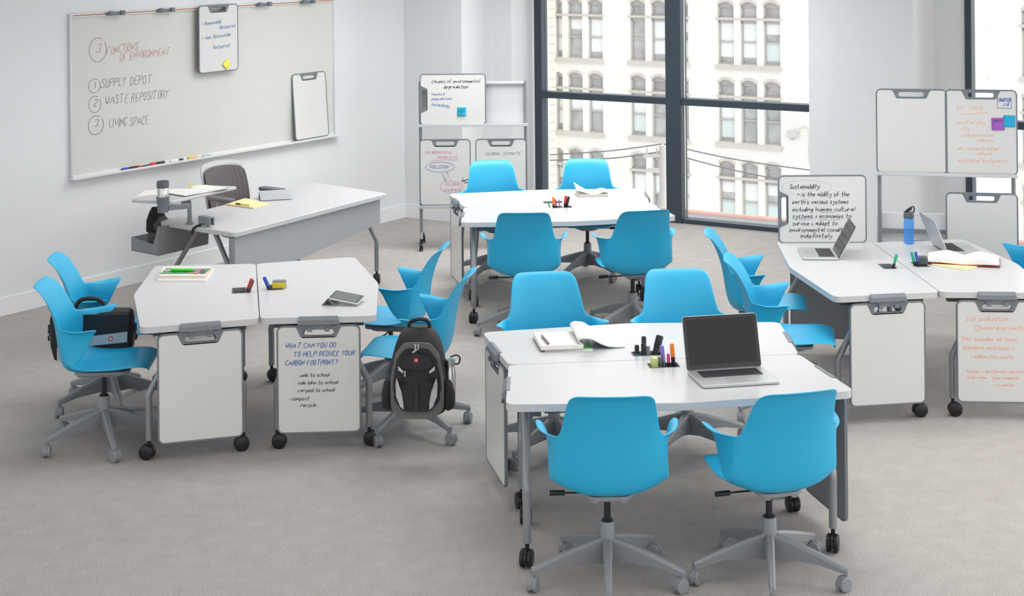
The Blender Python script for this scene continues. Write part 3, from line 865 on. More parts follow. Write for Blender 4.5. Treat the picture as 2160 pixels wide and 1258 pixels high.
# markers on the tray
def marker(label, p0, p1, cap, body=M_black, r=.0085, band=None, cat='marker', name='marker', group=None, flat=False):
    """a pen from butt p0 to cap end p1; cap colour on the p1 end"""
    p0, p1 = Vector(p0), Vector(p1); L = (p1-p0).length
    t = thing(name, label, cat, mw=Matrix.Translation(p0) @ frame_z(p1-p0), group=group)
    bm = B(); add_lathe(bm, [(.001, 0), (r*.85, 0), (r, .003), (r, L*.62), (r*.95, L*.63), (r*.95, L*.66)], 14); obj('barrel', bm, body, t)
    bm = B(); add_lathe(bm, [(r*.9, L*.63), (r*1.06, L*.63), (r*1.06, L*.96), (r*.8, L), (.001, L)], 14); obj('cap', bm, cap, t)
    return t
def ink_m(n, c): return mat('cap_'+n, c, .4)
K = {'red': ink_m('red', (.62, .03, .03)), 'blue': ink_m('blue', (.02, .07, .40)), 'green': ink_m('green', (.01, .36, .20)), 'teal': ink_m('teal', (.0, .38, .26)),
     'purple': ink_m('purple', (.20, .16, .55)), 'orange': ink_m('orange', (.85, .22, .02)), 'yellow': ink_m('yellow', (.75, .58, .03)), 'black': M_black,
     'maroon': ink_m('maroon', (.16, .05, .04)), 'lime': ink_m('lime', (.05, .62, .03)), 'pink': ink_m('pink', (.7, .05, .25)), 'grey': M_grey, 'peach': ink_m('peach', (.85, .50, .22)), 'paleblue': ink_m('paleblue', (.40, .50, .62)), 'white': M_paper, 'chartreuse': ink_m('chartreuse', (.55, .62, .22))}
TZ = wz0+.006
for lab, pa, pb, body, cap, r, off in (
    ('black marker with a blue band at the left end of the marker tray', (288, 350), (250, 356), M_black, K['blue'], .009, .04),
    ('black marker with a pale red band, second from the left on the marker tray', (305, 347), (280, 351), M_black, K['red'], .008, .055),
    ('thick black marker with a red cap on the marker tray', (339, 341), (309, 346), M_black, K['red'], .011, .045),
    ('black-capped white marker in the middle of the marker tray', (352, 340), (378, 335), K['white'], M_black, .009, .045),
    ('yellow highlighter marker on the marker tray', (408, 331), (390, 333), K['peach'], K['yellow'], .011, .045),
    ('pale blue marker at the right of those on the marker tray', (421, 328), (436, 326), K['paleblue'], K['paleblue'], .008, .045)):
    sa, sb = wcoord(*pa)[0], wcoord(*pb)[0]
    marker(lab, LW0+LD*sa-LN*off+Vector((0, 0, TZ+r)), LW0+LD*sb-LN*off+Vector((0, 0, TZ+r)), cap, body, r, group='markers on the wall board tray')

# ------------------------------------------------------------------ mobile whiteboard easels
def easel(name, label, P0, P1, panel=None):
    """P0, P1 floor points under the left and right posts of the front face"""
    d = (P1-P0); Wd = d.length; a = math.atan2(d.y, d.x)
    t = thing(name, label, 'easel', (P0.x, P0.y, 0), a)
    for i, x in enumerate((.012, Wd-.012)):
        bm = B(); add_tube(bm, [(x, .035, .09), (x, .03, .8), (x, .03, 1.50)], .015, 12)
        add_tube(bm, [(x, .035, .16), (x, .17, .125), (x, .33, .10)], .013, 10)
        add_tube(bm, [(x, .035, .16), (x, -.02, .12), (x, -.05, .10)], .012, 10)
        pst = obj('post', bm, M_steel, t)
        for y in (.33, -.045):
            bm = B(); caster_mesh(bm, Matrix.Translation((x, y, 0)) @ Matrix.Rotation(.1, 4, 'Z'), r=.035, w=.012, gap=.008, stem=.10); obj('caster', bm, M_black, pst)
    bm = B(); add_box(bm, (Wd/2, .052, 1.30), (Wd, .012, .39)); add_box(bm, (Wd/2, .04, 1.485), (Wd, .035, .02)); add_box(bm, (Wd/2, .045, 1.452), (Wd-.002, .004, .003))
    obj('back_panel', bm, mat('easel_panel', (.60, .61, .62), .5), t, bevel=.002)
    for z, nm in ((1.11, 'upper_tray'), (.385, 'lower_tray')):
        bm = B(); add_box(bm, (Wd/2, -.02, z), (Wd+.012, .085, .012)); add_box(bm, (Wd/2, -.061, z+.006), (Wd+.012, .005, .026))
        obj(nm, bm, M_alu, t, bevel=.002)
    bm = B(); add_box(bm, (Wd/2, .034, .70), (Wd, .02, .03)); obj('hanging_rail', bm, M_steel, t)
    bm = B(); add_cyl(bm, (0.012, .05, .6), (0.012, .08, .6), .012, seg=10); obj('height_knob', bm, M_black, t)
    M = Matrix.Translation((P0.x, P0.y, 0)) @ Matrix.Rotation(a, 4, 'Z')
    return t, M, Wd
YL = 13.93
p0, p1 = at(884, 300, Y=YL), at(1112, 300, Y=YL); p0.z = p1.z = 0
_, ME, WE = easel('whiteboard_easel', 'silver mobile whiteboard easel standing by the corner pilaster, left of the window', p0, p1)
def on_easel(ME, x, z, y=-.035, lean=-2.0): return ME @ Matrix.Translation((x, y, z)) @ Matrix.Rotation(math.radians(lean), 4, 'X')
k = WE/228.0
mm = on_easel(ME, 72.5*k, 1.118)
e1 = board('portable_whiteboard', 'landscape portable whiteboard on causes of environmental degradation, on the left easel', mm, land=True)
bwrite(e1, [('Causes of environmental', .18, .90, .18, .06), ('degradation:', .36, .73, .29, .06)], BH, BW, 'black', .0040, 21)
bwrite(e1, [('impact', .18, .37, .42, .045), ('population', .18, .48, .51, .045), ('technology', .17, .45, .62, .055, -.1)], BH, BW, 'blue', .0038, 22)
sticky('blue sticky note on the whiteboard about environmental degradation', mm, (.63-.5)*BH, (1-.74)*BW, 0, mat('note_blue', (.01, .38, .62), .7), .078, -.0095, ['LOOK', 'books', '^'])
mm = on_easel(ME, 55*k, .40)
e2 = board('portable_whiteboard', 'portable whiteboard on environmental problems and pollution, lower left on the easel', mm)
bwrite(e2, [('ENVIRONMENTAL', .11, .64, .22, .042), ('PROBLEMS.', .34, .74, .295, .042), ('GLOBAL', .51, .80, .70, .045), ('WARMING', .46, .80, .79, .045)], BW, BH, 'pink', .0034, 23,
       extra=[[(.62+.22*math.cos(i/5), .72+.09*math.sin(i/5)) for i in range(33)], [(.60, .62), (.535, .50)], [(.535, .54), (.53, .497), (.575, .52)], [(.2, .33), (.5, .31), (.76, .315)]])
bwrite(e2, [('POLLUTION', .20, .56, .44, .045)], BW, BH, 'blue', .0034, 24, extra=[[(.40+.28*math.cos(i/5), .42+.075*math.sin(i/5)) for i in range(33)], [(.43, .50), (.51, .63)], [(.46, .60), (.512, .633), (.52, .585)]])
bwrite(e2, [], BW, BH, 'black', .006, 24, extra=[[(.98, .60), (.82, .635)], [(.85, .585), (.82, .637), (.90, .64)], [(.98, .645), (.87, .665)]])
mm = on_easel(ME, 172.5*k, .40)
e3 = board('portable_whiteboard', 'portable whiteboard on global climate, lower right on the easel behind the blue chair', mm)
bwrite(e3, [('GLOBAL CLIMATE', .20, .88, .245, .045)], BW, BH, 'grey', .0032, 25)

YR = 10.98
p0 = at(1852, 362, Y=YR); p1 = at(2143, 368, Y=YR-.18); p0.z = p1.z = 0
_, MR, WR = easel('whiteboard_easel', 'silver mobile whiteboard easel standing in front of the right-hand pillar', p0, p1)
E_W = .485
mm = on_easel(MR, 72*WR/291, 1.118)
board('portable_whiteboard', 'blank portable whiteboard at the upper left of the right-hand easel', mm, W=E_W)
mm = on_easel(MR, 218.5*WR/291, 1.118)
e5 = board('portable_whiteboard', 'portable whiteboard with orange key terms for chapter 14, on the right-hand easel', mm, W=E_W)
bwrite(e5, [('KEY TERMS', .16, .52, .235, .04), ('central city', .16, .55, .405, .038), ('city', .20, .33, .48, .038), ('concentrated', .22, .66, .555, .04), ('effects,', .44, .66, .615, .036), ('de concentrated', .18, .72, .71, .036), ('effects', .44, .64, .77, .034), ('ecological footprints', .18, .84, .855, .042)], E_W, BH, 'orange', .0027, 26, extra=[[(.2, .295), (.60, .27)]])
bwrite(e5, [('CHAPTER', .745, .90, .14, .042), ('14', .79, .88, .195, .045)], E_W, BH, 'blue', .0042, 27, extra=[[(.73, .08), (.725, .215), (.915, .22), (.915, .085)]])
sticky('purple sticky note on the key terms whiteboard', mm, (.73-.5)*E_W, (1-.40)*BH, math.radians(-2), mat('note_purple', (.34, .10, .46), .7), .084, -.0105, ['terms'])
sticky('blue sticky note beside the purple one on the key terms whiteboard', mm, (.885-.5)*E_W, (1-.365)*BH, math.radians(2), mat('note_blue', (.01, .38, .62), .7), .080, -.0085)
mm = on_easel(MR, 218.5*WR/291, .40)
board('portable_whiteboard', 'blank portable whiteboard at the lower right of the right-hand easel', mm, W=E_W)
mm = on_easel(MR, 72*WR/291, .40-.17, y=.075, lean=0)
t = thing('storage_panel', 'pale grey panel hanging low behind the left half of the right-hand easel', 'panel', mw=mm)
bm = B(); add_prism(bm, rrect(E_W, BH, .03, 0, BH/2), (), -.008, .008, M=XZ); obj('panel', bm, mat('panel_pale', (.74, .745, .76), .5), t)

# ------------------------------------------------------------------ teacher's desk
DA, DB, DC, DD = [at(x, y, z=TH) for x, y in ((336.7, 466.4), (494.6, 491.7), (817.5, 408), (664, 384.6))]
do = Vector((DA.x, DA.y, 0))
desk = thing('teacher_desk', "long white teacher's desk with a grey modesty panel in front of the wall board", 'desk', do)
pl = [(p.x-do.x, p.y-do.y) for p in (DA, DB, DC, DD)]
bm = B(); add_prism(bm, round_poly(pl, [.03, .04, .05, .05]), (), TH-.035, TH); obj('tabletop', bm, M_top, desk, bevel=.004)
dx = (DC-DB).normalized(); dyv = (DA-DB).normalized()
a_ = DB+dx*.02+dyv*.045; c_ = DC-dx*.06+dyv*.045
ang = math.atan2(dx.y, dx.x); Ld = (c_-a_).length
bm = B(); m0 = Matrix.Translation((a_.x-do.x, a_.y-do.y, 0)) @ Matrix.Rotation(ang, 4, 'Z')
add_prism(bm, [(0, TH-.04), (Ld, TH-.04), (Ld, TH-.235), (0, TH-.40)], (), -.008, .008, M=m0 @ XZ)
obj('modesty_panel', bm, mat('panel_grey', (.38, .395, .42), .45), desk)
bm = B(); add_tube(bm, [m0 @ Vector((.0, 0, TH-.04)), m0 @ Vector((.0, 0, TH-.42))], .022, 12); obj('panel_post', bm, M_steel, desk)
for P in ([(437, 482, .70), (420, 520, .55), (358, 590, .0)],):
    pass
def dleg(p_top, p_foot, bend=.45):
    bm = B(); tp = Vector(p_top)-do; ft = Vector(p_foot)-do
    md_ = Vector((ft.x, ft.y, .34))
    add_tube(bm, [tp, tp.lerp(md_, .8), md_, Vector((ft.x, ft.y, .26)), Vector((ft.x, ft.y, .10))], .018, 14, smooth=4)
    lg = obj('leg', bm, M_steel, desk)
    bm = B(); caster_mesh(bm, Matrix.Translation((ft.x, ft.y, 0)), r=.04, w=.021, gap=.012, stem=.11); obj('caster', bm, M_black, lg)
midL = (DA+DB)/2+dx*.13; midR = (DC+DD)/2-dx*.13
dleg((midL.x+dyv.x*.10, midL.y+dyv.y*.10, TH-.04), (DA.x+dx.x*.10-dyv.x*.03, DA.y+dx.y*.10-dyv.y*.03, 0))
dleg((midL.x-dyv.x*.06, midL.y-dyv.y*.06, TH-.04), (DB.x+dx.x*.12+dyv.x*.10, DB.y+dx.y*.12+dyv.y*.10, 0))
fr = at(795, 598, z=0); dleg((midR.x-dyv.x*.17, midR.y-dyv.y*.17, TH-.04), (fr.x, fr.y, 0))
fr = at(662, 568, z=0); dleg((midR.x+dyv.x*.17-dx.x*.1, midR.y+dyv.y*.17-dx.y*.1, TH-.04), (DD.x-dx.x*.35-dyv.x*.1, DD.y-dx.y*.35-dyv.y*.1, 0))
bm = B(); 
for t_ in (.3, .7): 
    q0 = DA.lerp(DB, t_)+dx*.12-do; q1 = DD.lerp(DC, t_)-dx*.12-do; add_tube(bm, [(q0.x, q0.y, TH-.055), (q1.x, q1.y, TH-.055)], .018, 8)
obj('underframe', bm, M_dgrey, desk)
# board hook bracket at the near end of the desk with a black strap
hp = at(434, 478, z=TH); hb_ang = math.atan2((DB-DA).y, (DB-DA).x)
bm = B(); mh = Matrix.Translation((hp.x-do.x, hp.y-do.y, 0)) @ Matrix.Rotation(hb_ang, 4, 'Z')
for yy in (-.012, .025): 
    v = add_box(bm, (0, yy, TH+.042), (.125, .010, .062)); 
    for q in v: q.co = mh @ q.co
v = add_box(bm, (0, .006, TH+.068), (.125, .045, .010)); 
for q in v: q.co = mh @ q.co
v = add_box(bm, (.0, -.02, TH-.012), (.06, .03, .06)); 
for q in v: q.co = mh @ q.co
obj('board_hook', bm, M_plat, desk, bevel=.003)
bm = B(); add_tube(bm, [mh @ Vector(p) for p in ((.03, .0, TH+.012), (-.02, -.035, TH+.012), (-.06, -.06, TH-.01), (-.07, -.07, TH-.05))], .009, 8, smooth=5); obj('strap', bm, M_black, desk)

# swing arm lectern clamped to the desk corner
pb = at(400, 473, z=TH)
lec = thing('lectern_shelf', 'grey swing-arm lectern shelf clamped to the near corner of the desk', 'lectern', (pb.x, pb.y, TH))
LZ = .965-TH
lc = [at(x, y, z=.965) for x, y in ((275, 421), (362, 425), (503, 393), (388, 389))]
bm = B(); add_prism(bm, round_poly([(p.x-pb.x, p.y-pb.y) for p in lc], .03), (), LZ-.022, LZ); obj('shelf', bm, mat('shelf_grey', (.50, .51, .51), .45), lec, bevel=.006)
q = at(391, 402, z=.93)
bm = B(); add_tube(bm, [(0, 0, -.05), (0, 0, .12), (-.02, .05, .165), (-.06, .10, .15)], .016, 14, smooth=5)
add_cyl(bm, (-.06, .10, .10), (-.06, .10, LZ-.02), .024, seg=16); add_cyl(bm, (0, 0, .0), (0, 0, .012), .028, seg=18)
obj('swing_arm', bm, M_plat, lec)
cup = at(344, 441, Y=10.9)
bm = B(); cx_, cy_ = cup.x-pb.x, cup.y-pb.y; cz = cup.z-.02-TH
Mc = Matrix.Translation((cx_, cy_, 0))
add_lathe(bm, [(.034, cz), (.036, cz-.004), (.045, cz+.095), (.049, cz+.10), (.049, cz+.104), (.043, cz+.104), (.033, cz+.006)], 28, Mc)
add_box(bm, (cx_+.10, cy_+.05, LZ-.045), (.16, .05, .03), rz=.5)
obj('cup_holder', bm, M_grey, lec)
mug = thing('travel_mug', 'stainless steel travel mug with a black lid in the lectern cup holder', 'mug', (cup.x, cup.y, cup.z-.016))
bm = B(); add_lathe(bm, [(.001, .004), (.030, .004), (.039, .085), (.0395, .165), (.037, .17)], 32); obj('body', bm, mat('brushed_steel', (.55, .54, .52), .22, metal=1), mug)
bm = B(); add_lathe(bm, [(.040, .165), (.043, .168), (.043, .205), (.040, .212), (.036, .209), (.034, .204), (.001, .204)], 32); add_box(bm, (0, -.012, .208), (.03, .02, .012)); obj('lid', bm, M_dgrey, mug)
# papers and an open book on the lectern
LT = .965
def flat_sheet(name, label, cat, pts, z, th, m, parent=None, wave=0):
    P = [at(x, y, z=z) for x, y in pts]; c = sum(P, Vector())/len(P)
    t = thing(name, label, cat, (c.x, c.y, z-th))
    bm = B(); add_prism(bm, [(p.x-c.x, p.y-c.y) for p in P], (), 0, th); obj('pages', bm, m, t, bevel=min(.002, th/3))
    return t
def open_book(name, label, cat, c, rz, w, d, th, z, m=M_paper, cover=None, curl=.02, pages_tilt=(0, 0)):
    """book lying open; spine along local y, centred"""
    t = thing(name, label, cat, (c[0], c[1], z), rz)
    for s in (-1, 1):
        bm = B(); n = 12
        def topz(u): return th*(.62+.5*math.sin(min(u*2.6, 1)*PI/2)) + curl*math.sin(u*PI)**2*.7-th*.35*u + curl*.0
        P = [(s*u*w/2, topz(u)) for u in [i/n for i in range(n+1)]]
        bot = [(s*w/2*.995, .003+curl*.25), (s*w*.3, .002+curl*.3), (0, .002)]
        prof = P+bot
        add_prism(bm, prof if s > 0 else prof[::-1], (), -d/2, d/2, M=XZ)
        obj('page_block', bm, m, t, ang=50)
        bm = B(); add_prism(bm, [(0, 0), (s*w/2*1.02, 0), (s*w/2*1.02, .003), (0, .003)], (), -d/2-.004, d/2+.004, M=XZ)
        obj('cover', bm, cover or m, t)
    return t
c = (lc[0]+lc[2])/2
open_book('open_book', 'open book with pale pages lying on the lectern shelf', 'book', (c.x+.06, c.y+.05), math.radians(52), .40, .24, .014, LT, curl=.010, cover=M_dgrey)
flat_sheet('loose_paper', 'loose white sheet on the left end of the lectern shelf', 'paper', ((289, 415), (345, 408), (372, 398), (305, 402)), LT+.0015, .0015, M_paper)
pf = at(403, 389, z=LT+.035)
t = thing('paper_flag', 'small yellow flag sticking up from the book on the lectern', 'sticky note', (pf.x, pf.y-.02, LT+.032)); bm = B(); add_box(bm, (0, 0, 0), (.04, .03, .004)); obj('paper_sheet', bm, K['yellow'], t)

# grey trough hanging beside the desk, with a cloth bag in it
t1, t2, t3 = Vector((-2.83, 11.50, 0)), Vector((-2.585, 11.30, 0)), Vector((-2.31, 11.72, 0))
ax = (t3-t2).normalized(); cr = (t1-t2).normalized(); Lx = (t3-t2).length; Lw = (t1-t2).length; zb = .505
tr = thing('desk_trough', 'grey storage trough hung under the near end of the desk', 'storage trough', (t2.x, t2.y, zb))
def TP(a, b, z): v = ax*a+cr*b; return Vector((v.x, v.y, z))
bm = B(); th_ = .006
def plate(bm, pts, thick):
    n = (pts[1]-pts[0]).cross(pts[2]-pts[0]).normalized()*thick
    a = [bm.verts.new(p) for p in pts]; b = [bm.verts.new(p+n) for p in pts]
    bm.faces.new(a); bm.faces.new(b[::-1])
    for i in range(len(a)): bm.faces.new((a[i-1], a[i], b[i], b[i-1]))
plate(bm, [TP(0, 0, 0), TP(0, Lw, 0), TP(0, Lw, .10), TP(0, .06, .075), TP(0, .0, .215), TP(0, -.02, .215)], th_)
plate(bm, [TP(Lx, 0, 0), TP(Lx, Lw, 0), TP(Lx, Lw, .10), TP(Lx, .06, .075), TP(Lx, .0, .19), TP(Lx, -.02, .19)], th_)
plate(bm, [TP(0, 0, 0), TP(Lx, 0, 0), TP(Lx, Lw, 0), TP(0, Lw, 0)], th_)
plate(bm, [TP(0, Lw, 0), TP(Lx, Lw, 0), TP(Lx, Lw, .10), TP(0, Lw, .10)], th_)
obj('tray', bm, M_plat, tr, ang=20)
bm = B(); plate(bm, [TP(0.005, -.001, 0), TP(Lx, -.001, 0), TP(Lx, -.02, .19), TP(0.005, -.02, .215)], th_); obj('side_panel', bm, M_back, tr)
M_cloth = mat('grey_cloth', (.085, .085, .08), .9, bump=.3, bscale=90, vary=.1); M_cloth2 = mat('black_cloth', (.012, .012, .014), .85, bump=.3, bscale=120, vary=.1)
bc = t2+ax*.14+cr*.13
bag = thing('cloth_bag', 'soft black and grey bag standing in the trough beside the desk', 'bag', (bc.x, bc.y, zb+.008), math.atan2(ax.y, ax.x))
def blob(bm, secs, seg=20, M=None, p=2.6):
    """superellipse sections: (cx, cy, z, rx, ry)"""
    rows = []
    for cx, cy, z, rx, ry in secs:
        row = []
        for i in range(seg):
            a = 2*PI*i/seg; c_, s_ = math.cos(a), math.sin(a)
            row.append(bm.verts.new(Vector((cx+rx*math.copysign(abs(c_)**(2/p), c_), cy+ry*math.copysign(abs(s_)**(2/p), s_), z))))
        rows.append(row)
    for a, b in zip(rows, rows[1:]):
        for i in range(seg): bm.faces.new((a[i], a[(i+1) % seg], b[(i+1) % seg], b[i]))
    bm.faces.new(rows[0][::-1]); bm.faces.new(rows[-1])
    if M is not None:
        for r in rows:
            for v in r: v.co = M @ v.co
bm = B(); blob(bm, [(0, 0, 0, .10, .07), (0, 0, .10, .105, .075), (-.01, .0, .20, .085, .06), (-.02, .01, .25, .05, .04)]); obj('body', bm, M_cloth, bag, ang=60)
bm = B(); blob(bm, [(-.01, .01, .14, .096, .075), (-.02, .02, .22, .08, .06), (-.03, .02, .28, .05, .04), (-.04, .02, .315, .02, .02)]); obj('flap', bm, M_cloth2, bag, ang=60)
bm = B(); add_tube(bm, [(.02, -.07, .22), (.07, -.08, .16), (.10, -.07, .08)], .009, 8, smooth=4); obj('strap', bm, M_black, bag)

# ------------------------------------------------------------------ teacher's chair
tc = thing('desk_chair', "grey mesh-back desk chair behind the teacher's desk", 'chair', (-2.17, 12.66, 0), math.radians(-36-90))
M_mesh = mat('taupe_mesh', (.125, .11, .115), .85, vary=.05)
M_lg = mat('light_grey_plastic', (.50, .50, .50), .45)
def bk(u, v, w=.235, off=0, z0=.45, z1=.925):
    s = 2*u-1; z = z0+(z1-z0)*v
    ww = w*(.86+.26*v-.16*v*v)*(1 if v < .8 else 1-.9*(v-.8)**2*3)
    return Vector((ww*s, -.235-.10*v*v+.055*s*s+off, z-.02*abs(s)**3*(v > .9)))
bm = B(); nU = 48
g = add_grid(bm, lambda u, v: bk(u, v)+Vector((0, .0015*math.cos(u*nU*PI*.5)*(1 if .2 < v < .95 else 0), 0)), nU*2, 20)
o = obj('back_mesh', bm, M_mesh, tc, recalc=False)
for p in o.data.polygons: p.use_smooth = True
md = o.modifiers.new('t', 'SOLIDIFY'); md.thickness = .006
bm = B(); add_grid(bm, lambda u, v: bk(u, v, .250, -.034, .43, .965), 16, 16)
o = obj('back_shell', bm, M_lg, tc, recalc=False)
for p in o.data.polygons: p.use_smooth = True
md = o.modifiers.new('t', 'SOLIDIFY'); md.thickness = .012
bm = B(); add_prism(bm, rrect(.48, .46, .08), (), .43, .49, M=Matrix.Translation((0, .02, 0))); obj('seat', bm, M_mesh, tc, bevel=.015)
for s in (-1, 1):
    bm = B(); add_prism(bm, rrect(.085, .27, .035), (), .705, .735, M=Matrix.Translation((s*.285, .0, 0))); obj('armrest', bm, mat('arm_grey', (.16, .165, .17), .5), tc, bevel=.008)
    bm = B(); add_tube(bm, [(s*.285, -.02, .71), (s*.29, -.06, .56), (s*.22, -.04, .42), (s*.10, 0, .41)], .016, 10, smooth=4); obj('arm_support', bm, M_lg, tc)
obj('star_base', spokes_mesh(), M_plat, tc)
bm = B(); add_cyl(bm, (0, 0, .26), (0, 0, .43), .025); obj('gas_lift', bm, M_black, tc)
for k in range(5):
    a = -PI/2+k*2*PI/5; bm = B(); caster_mesh(bm, Matrix.Identity(4), stem=.088); obj('caster', bm, M_plat, tc, loc=(.335*math.cos(a), .335*math.sin(a), 0))

# ------------------------------------------------------------------ things on the teacher's desk
def quad_thing(name, label, cat, pts, z, th, m, pname='pages', group=None):
    P = [at(x, y, z=z+th) for x, y in pts]; c = sum(P, Vector())/len(P)
    t = thing(name, label, cat, (c.x, c.y, z), group=group)
    bm = B(); add_prism(bm, [(p.x-c.x, p.y-c.y) for p in P], (), 0, th); obj(pname, bm, m, t, bevel=min(.0015, th/3))
    return t, c
M_ypad = mat('yellow_paper', (.80, .74, .38), .8)
yp, _ = quad_thing('legal_pad', "yellow legal pad on the teacher's desk", 'notepad', ((476, 431), (534, 439), (571, 430), (517, 418)), TH, .006, M_ypad)
P = [at(x, y, z=TH+.007) for x, y in ((476, 431), (534, 439), (535.5, 437.5), (478, 429.5))]
bm = B(); add_prism(bm, [(p.x-yp.location.x, p.y-yp.location.y) for p in P], (), .0062, .0075); obj('binding', bm, K['peach'], yp)
p, q = at(526, 433.5, z=TH+.013), at(497, 429.5, z=TH+.013)
marker('slim pen with black ends lying on the yellow legal pad', p, q, M_black, K['chartreuse'], .0055, cat='pen', name='pen')
def tablet(label, px_hinge, rz, z, w=.235, d=.165, tilt=20, cover=M_back, screen=None, name='tablet'):
    """tablet lying on a folded triangular cover: ridge behind (+y), low edge towards -y"""
    h = at(*px_hinge, z=z)
    t = thing(name, label, 'tablet', (h.x, h.y, z), rz)
    a = math.radians(tilt); up = .05
    bm = B(); add_prism(bm, rrect(w, d, .012), (), 0, .009, M=Matrix.Translation((0, 0, .003)) @ Matrix.Rotation(a, 4, 'X') @ Matrix.Translation((0, d/2, 0)))
    obj('casing', bm, M_alu, t, bevel=.002)
    bm = B(); add_prism(bm, rrect(w-.006, d-.006, .01), (), .0091, .0096, M=Matrix.Translation((0, 0, .003)) @ Matrix.Rotation(a, 4, 'X') @ Matrix.Translation((0, d/2, 0)))
    obj('bezel', bm, mat('cover_light', (.42, .44, .46), .5) if screen else mat('bezel_grey', (.10, .11, .11), .15), t)
    bm = B(); add_prism(bm, rrect(w-.04, d-.028, .002), (), .0097, .010, M=Matrix.Translation((0, 0, .003)) @ Matrix.Rotation(a, 4, 'X') @ Matrix.Translation((0, d/2, 0)))
    obj('screen', bm, screen or mat('tablet_screen', (.15, .17, .165), .08), t)
    yb, zb_ = d*math.cos(a), d*math.sin(a)
    bm = B()
    for p_, q_ in (((yb, zb_+.004), (yb+.05, .002)), ((yb, zb_+.002), (yb-.03, .002))):
        add_prism(bm, [p_, q_, (q_[0]+.004, q_[1]), (p_[0]+.004, p_[1])], (), -w/2, w/2, M=Matrix(((0, 0, 1, 0), (1, 0, 0, 0), (0, 1, 0, 0), (0, 0, 0, 1))))
    obj('folding_cover', bm, cover, t)
    return t
tablet("tablet in a grey folding cover on the far edge of the teacher's desk", (583, 423), math.radians(14), TH, .25, .13, 24, cover=M_dgrey, screen=mat('cover_light', (.42, .44, .46), .5))

# ------------------------------------------------------------------ left table things
M_bk1 = mat('book_block', (.72, .68, .63), .8); M_bk2 = mat('book_white', (.80, .80, .79), .7)
books = [('white paperback at the bottom of the pile on the left table', ((331, 597), (434, 597), (452, 570), (346, 570)), 0, .013, M_bk2),
         ('tan-edged paperback in the middle of the pile on the left table', ((334, 588), (434, 588), (450, 566), (344, 566)), .0135, .012, M_bk1)]
zz = TH
zs = [TH, TH+.0135]
quad_thing('paperback_book', books[0][0], 'book', ((331, 590.5), (434, 590.5), (452, 566), (346, 566)), TH, .013, M_bk2, group='books piled on the left table')
quad_thing('paperback_book', 'orange-edged thin booklet in the pile on the left table', 'book', ((333, 588), (433.5, 588), (450, 566), (345, 566)), TH+.0135, .0025, mat('orange_edge', (.66, .52, .42), .8), group='books piled on the left table')
quad_thing('paperback_book', 'tan-edged paperback under the magazine on the left table', 'book', ((334, 581.5), (432, 581.5), (446, 563), (344, 563)), TH+.0165, .010, M_bk1, group='books piled on the left table')
M_mag = bpy.data.materials.new('magazine_cover'); M_mag.use_nodes = True
_n = M_mag.node_tree.nodes; _l = M_mag.node_tree.links; _tc = _n.new('ShaderNodeTexCoord'); _v = _n.new('ShaderNodeTexVoronoi'); _v.inputs['Scale'].default_value = 22
_r = _n.new('ShaderNodeValToRGB'); _l.new(_tc.outputs['Object'], _v.inputs['Vector']); _l.new(_v.outputs['Color'], _r.inputs['Fac']); _l.new(_r.outputs['Color'], _n['Principled BSDF'].inputs['Base Color'])
_r.color_ramp.interpolation = 'CONSTANT'
for i_, (p_, c_) in enumerate(((0, (.04, .20, .08)), (.25, (.25, .28, .40)), (.45, (.06, .06, .06)), (.6, (.50, .50, .50)), (.75, (.08, .30, .12)), (.9, (.50, .20, .15)))):
    e_ = _r.color_ramp.elements[i_] if i_ < 2 else _r.color_ramp.elements.new(p_)
    e_.position = p_; e_.color = (*c_, 1)
_n['Principled BSDF'].inputs['Roughness'].default_value = .35
mg, mc = quad_thing('magazine', 'colourful magazine on top of the pile on the left table', 'magazine', ((335, 577), (432, 577), (445, 566), (351, 566)), TH+.027, .003, M_mag, group='books piled on the left table')
bm = B(); P = [at(x, y, z=TH+.0305) for x, y in ((409, 577.5), (416, 577.5), (427, 566), (420, 566))]
add_prism(bm, [(q.x-mg.location.x, q.y-mg.location.y) for q in P], (), .0031, .0034); obj('cover_stripe', bm, mat('stripe_red', (.50, .20, .15), .5), mg)
marker('bright green marker lying on the magazine', at(360, 569.5, z=TH+.040), at(408, 569.5, z=TH+.040), K['lime'], K['lime'], .0095)
def well(g, k): return T(g, k, *(WELL[0], -WELL[1]))
def inwell(label, g, k, du, dv, lean_u, lean_v, L, cap, body=M_black, r=.0085, name='marker', cat='marker'):
    p = T(g, k, WELL[0]+du, -WELL[1]+dv, TH-.068); q = T(g, k, WELL[0]+du+lean_u, -WELL[1]+dv+lean_v, TH-.068)
    q.z += math.sqrt(max(L*L-lean_u**2-lean_v**2, .0001))
    return marker(label, p, q, cap, body, r, cat=cat, name=name)
inwell('red-capped marker in the pen well of the magazine table', 'L', 1, .035, -.020, .012, -.055, .155, K['red'], r=.0105)
inwell('brown-capped marker in the pen well of the magazine table', 'L', 1, .055, -.028, .014, -.052, .15, K['maroon'], M_black, r=.0095)
inwell('blue-capped marker in the pen well of the tablet table', 'L', 2, -.045, -.015, -.016, -.055, .155, K['blue'], r=.0105)
inwell('orange-capped marker in the pen well of the tablet table', 'L', 2, -.02, -.012, .002, -.055, .14, K['orange'], r=.010)
e0 = at(574, 603, z=TH+.02)
er = thing('board_eraser', 'grey and yellow board eraser in the pen well of the tablet table', 'eraser', (T('L', 2, -.0+.02, .115).x, T('L', 2, .0, .115).y, TH-.03), math.radians(2))
bm = B(); add_box(bm, (0.012, 0, .05), (.078, .045, .05)); obj('body', bm, M_grey, er, bevel=.004)
bm = B(); add_box(bm, (0.012, -.0235, .050), (.076, .004, .034)); obj('felt', bm, K['yellow'], er)
tablet('tablet leaning on its folded cover on the left table', (757, 648), math.radians(-14), TH, .165, .23, 8) if 0 else None
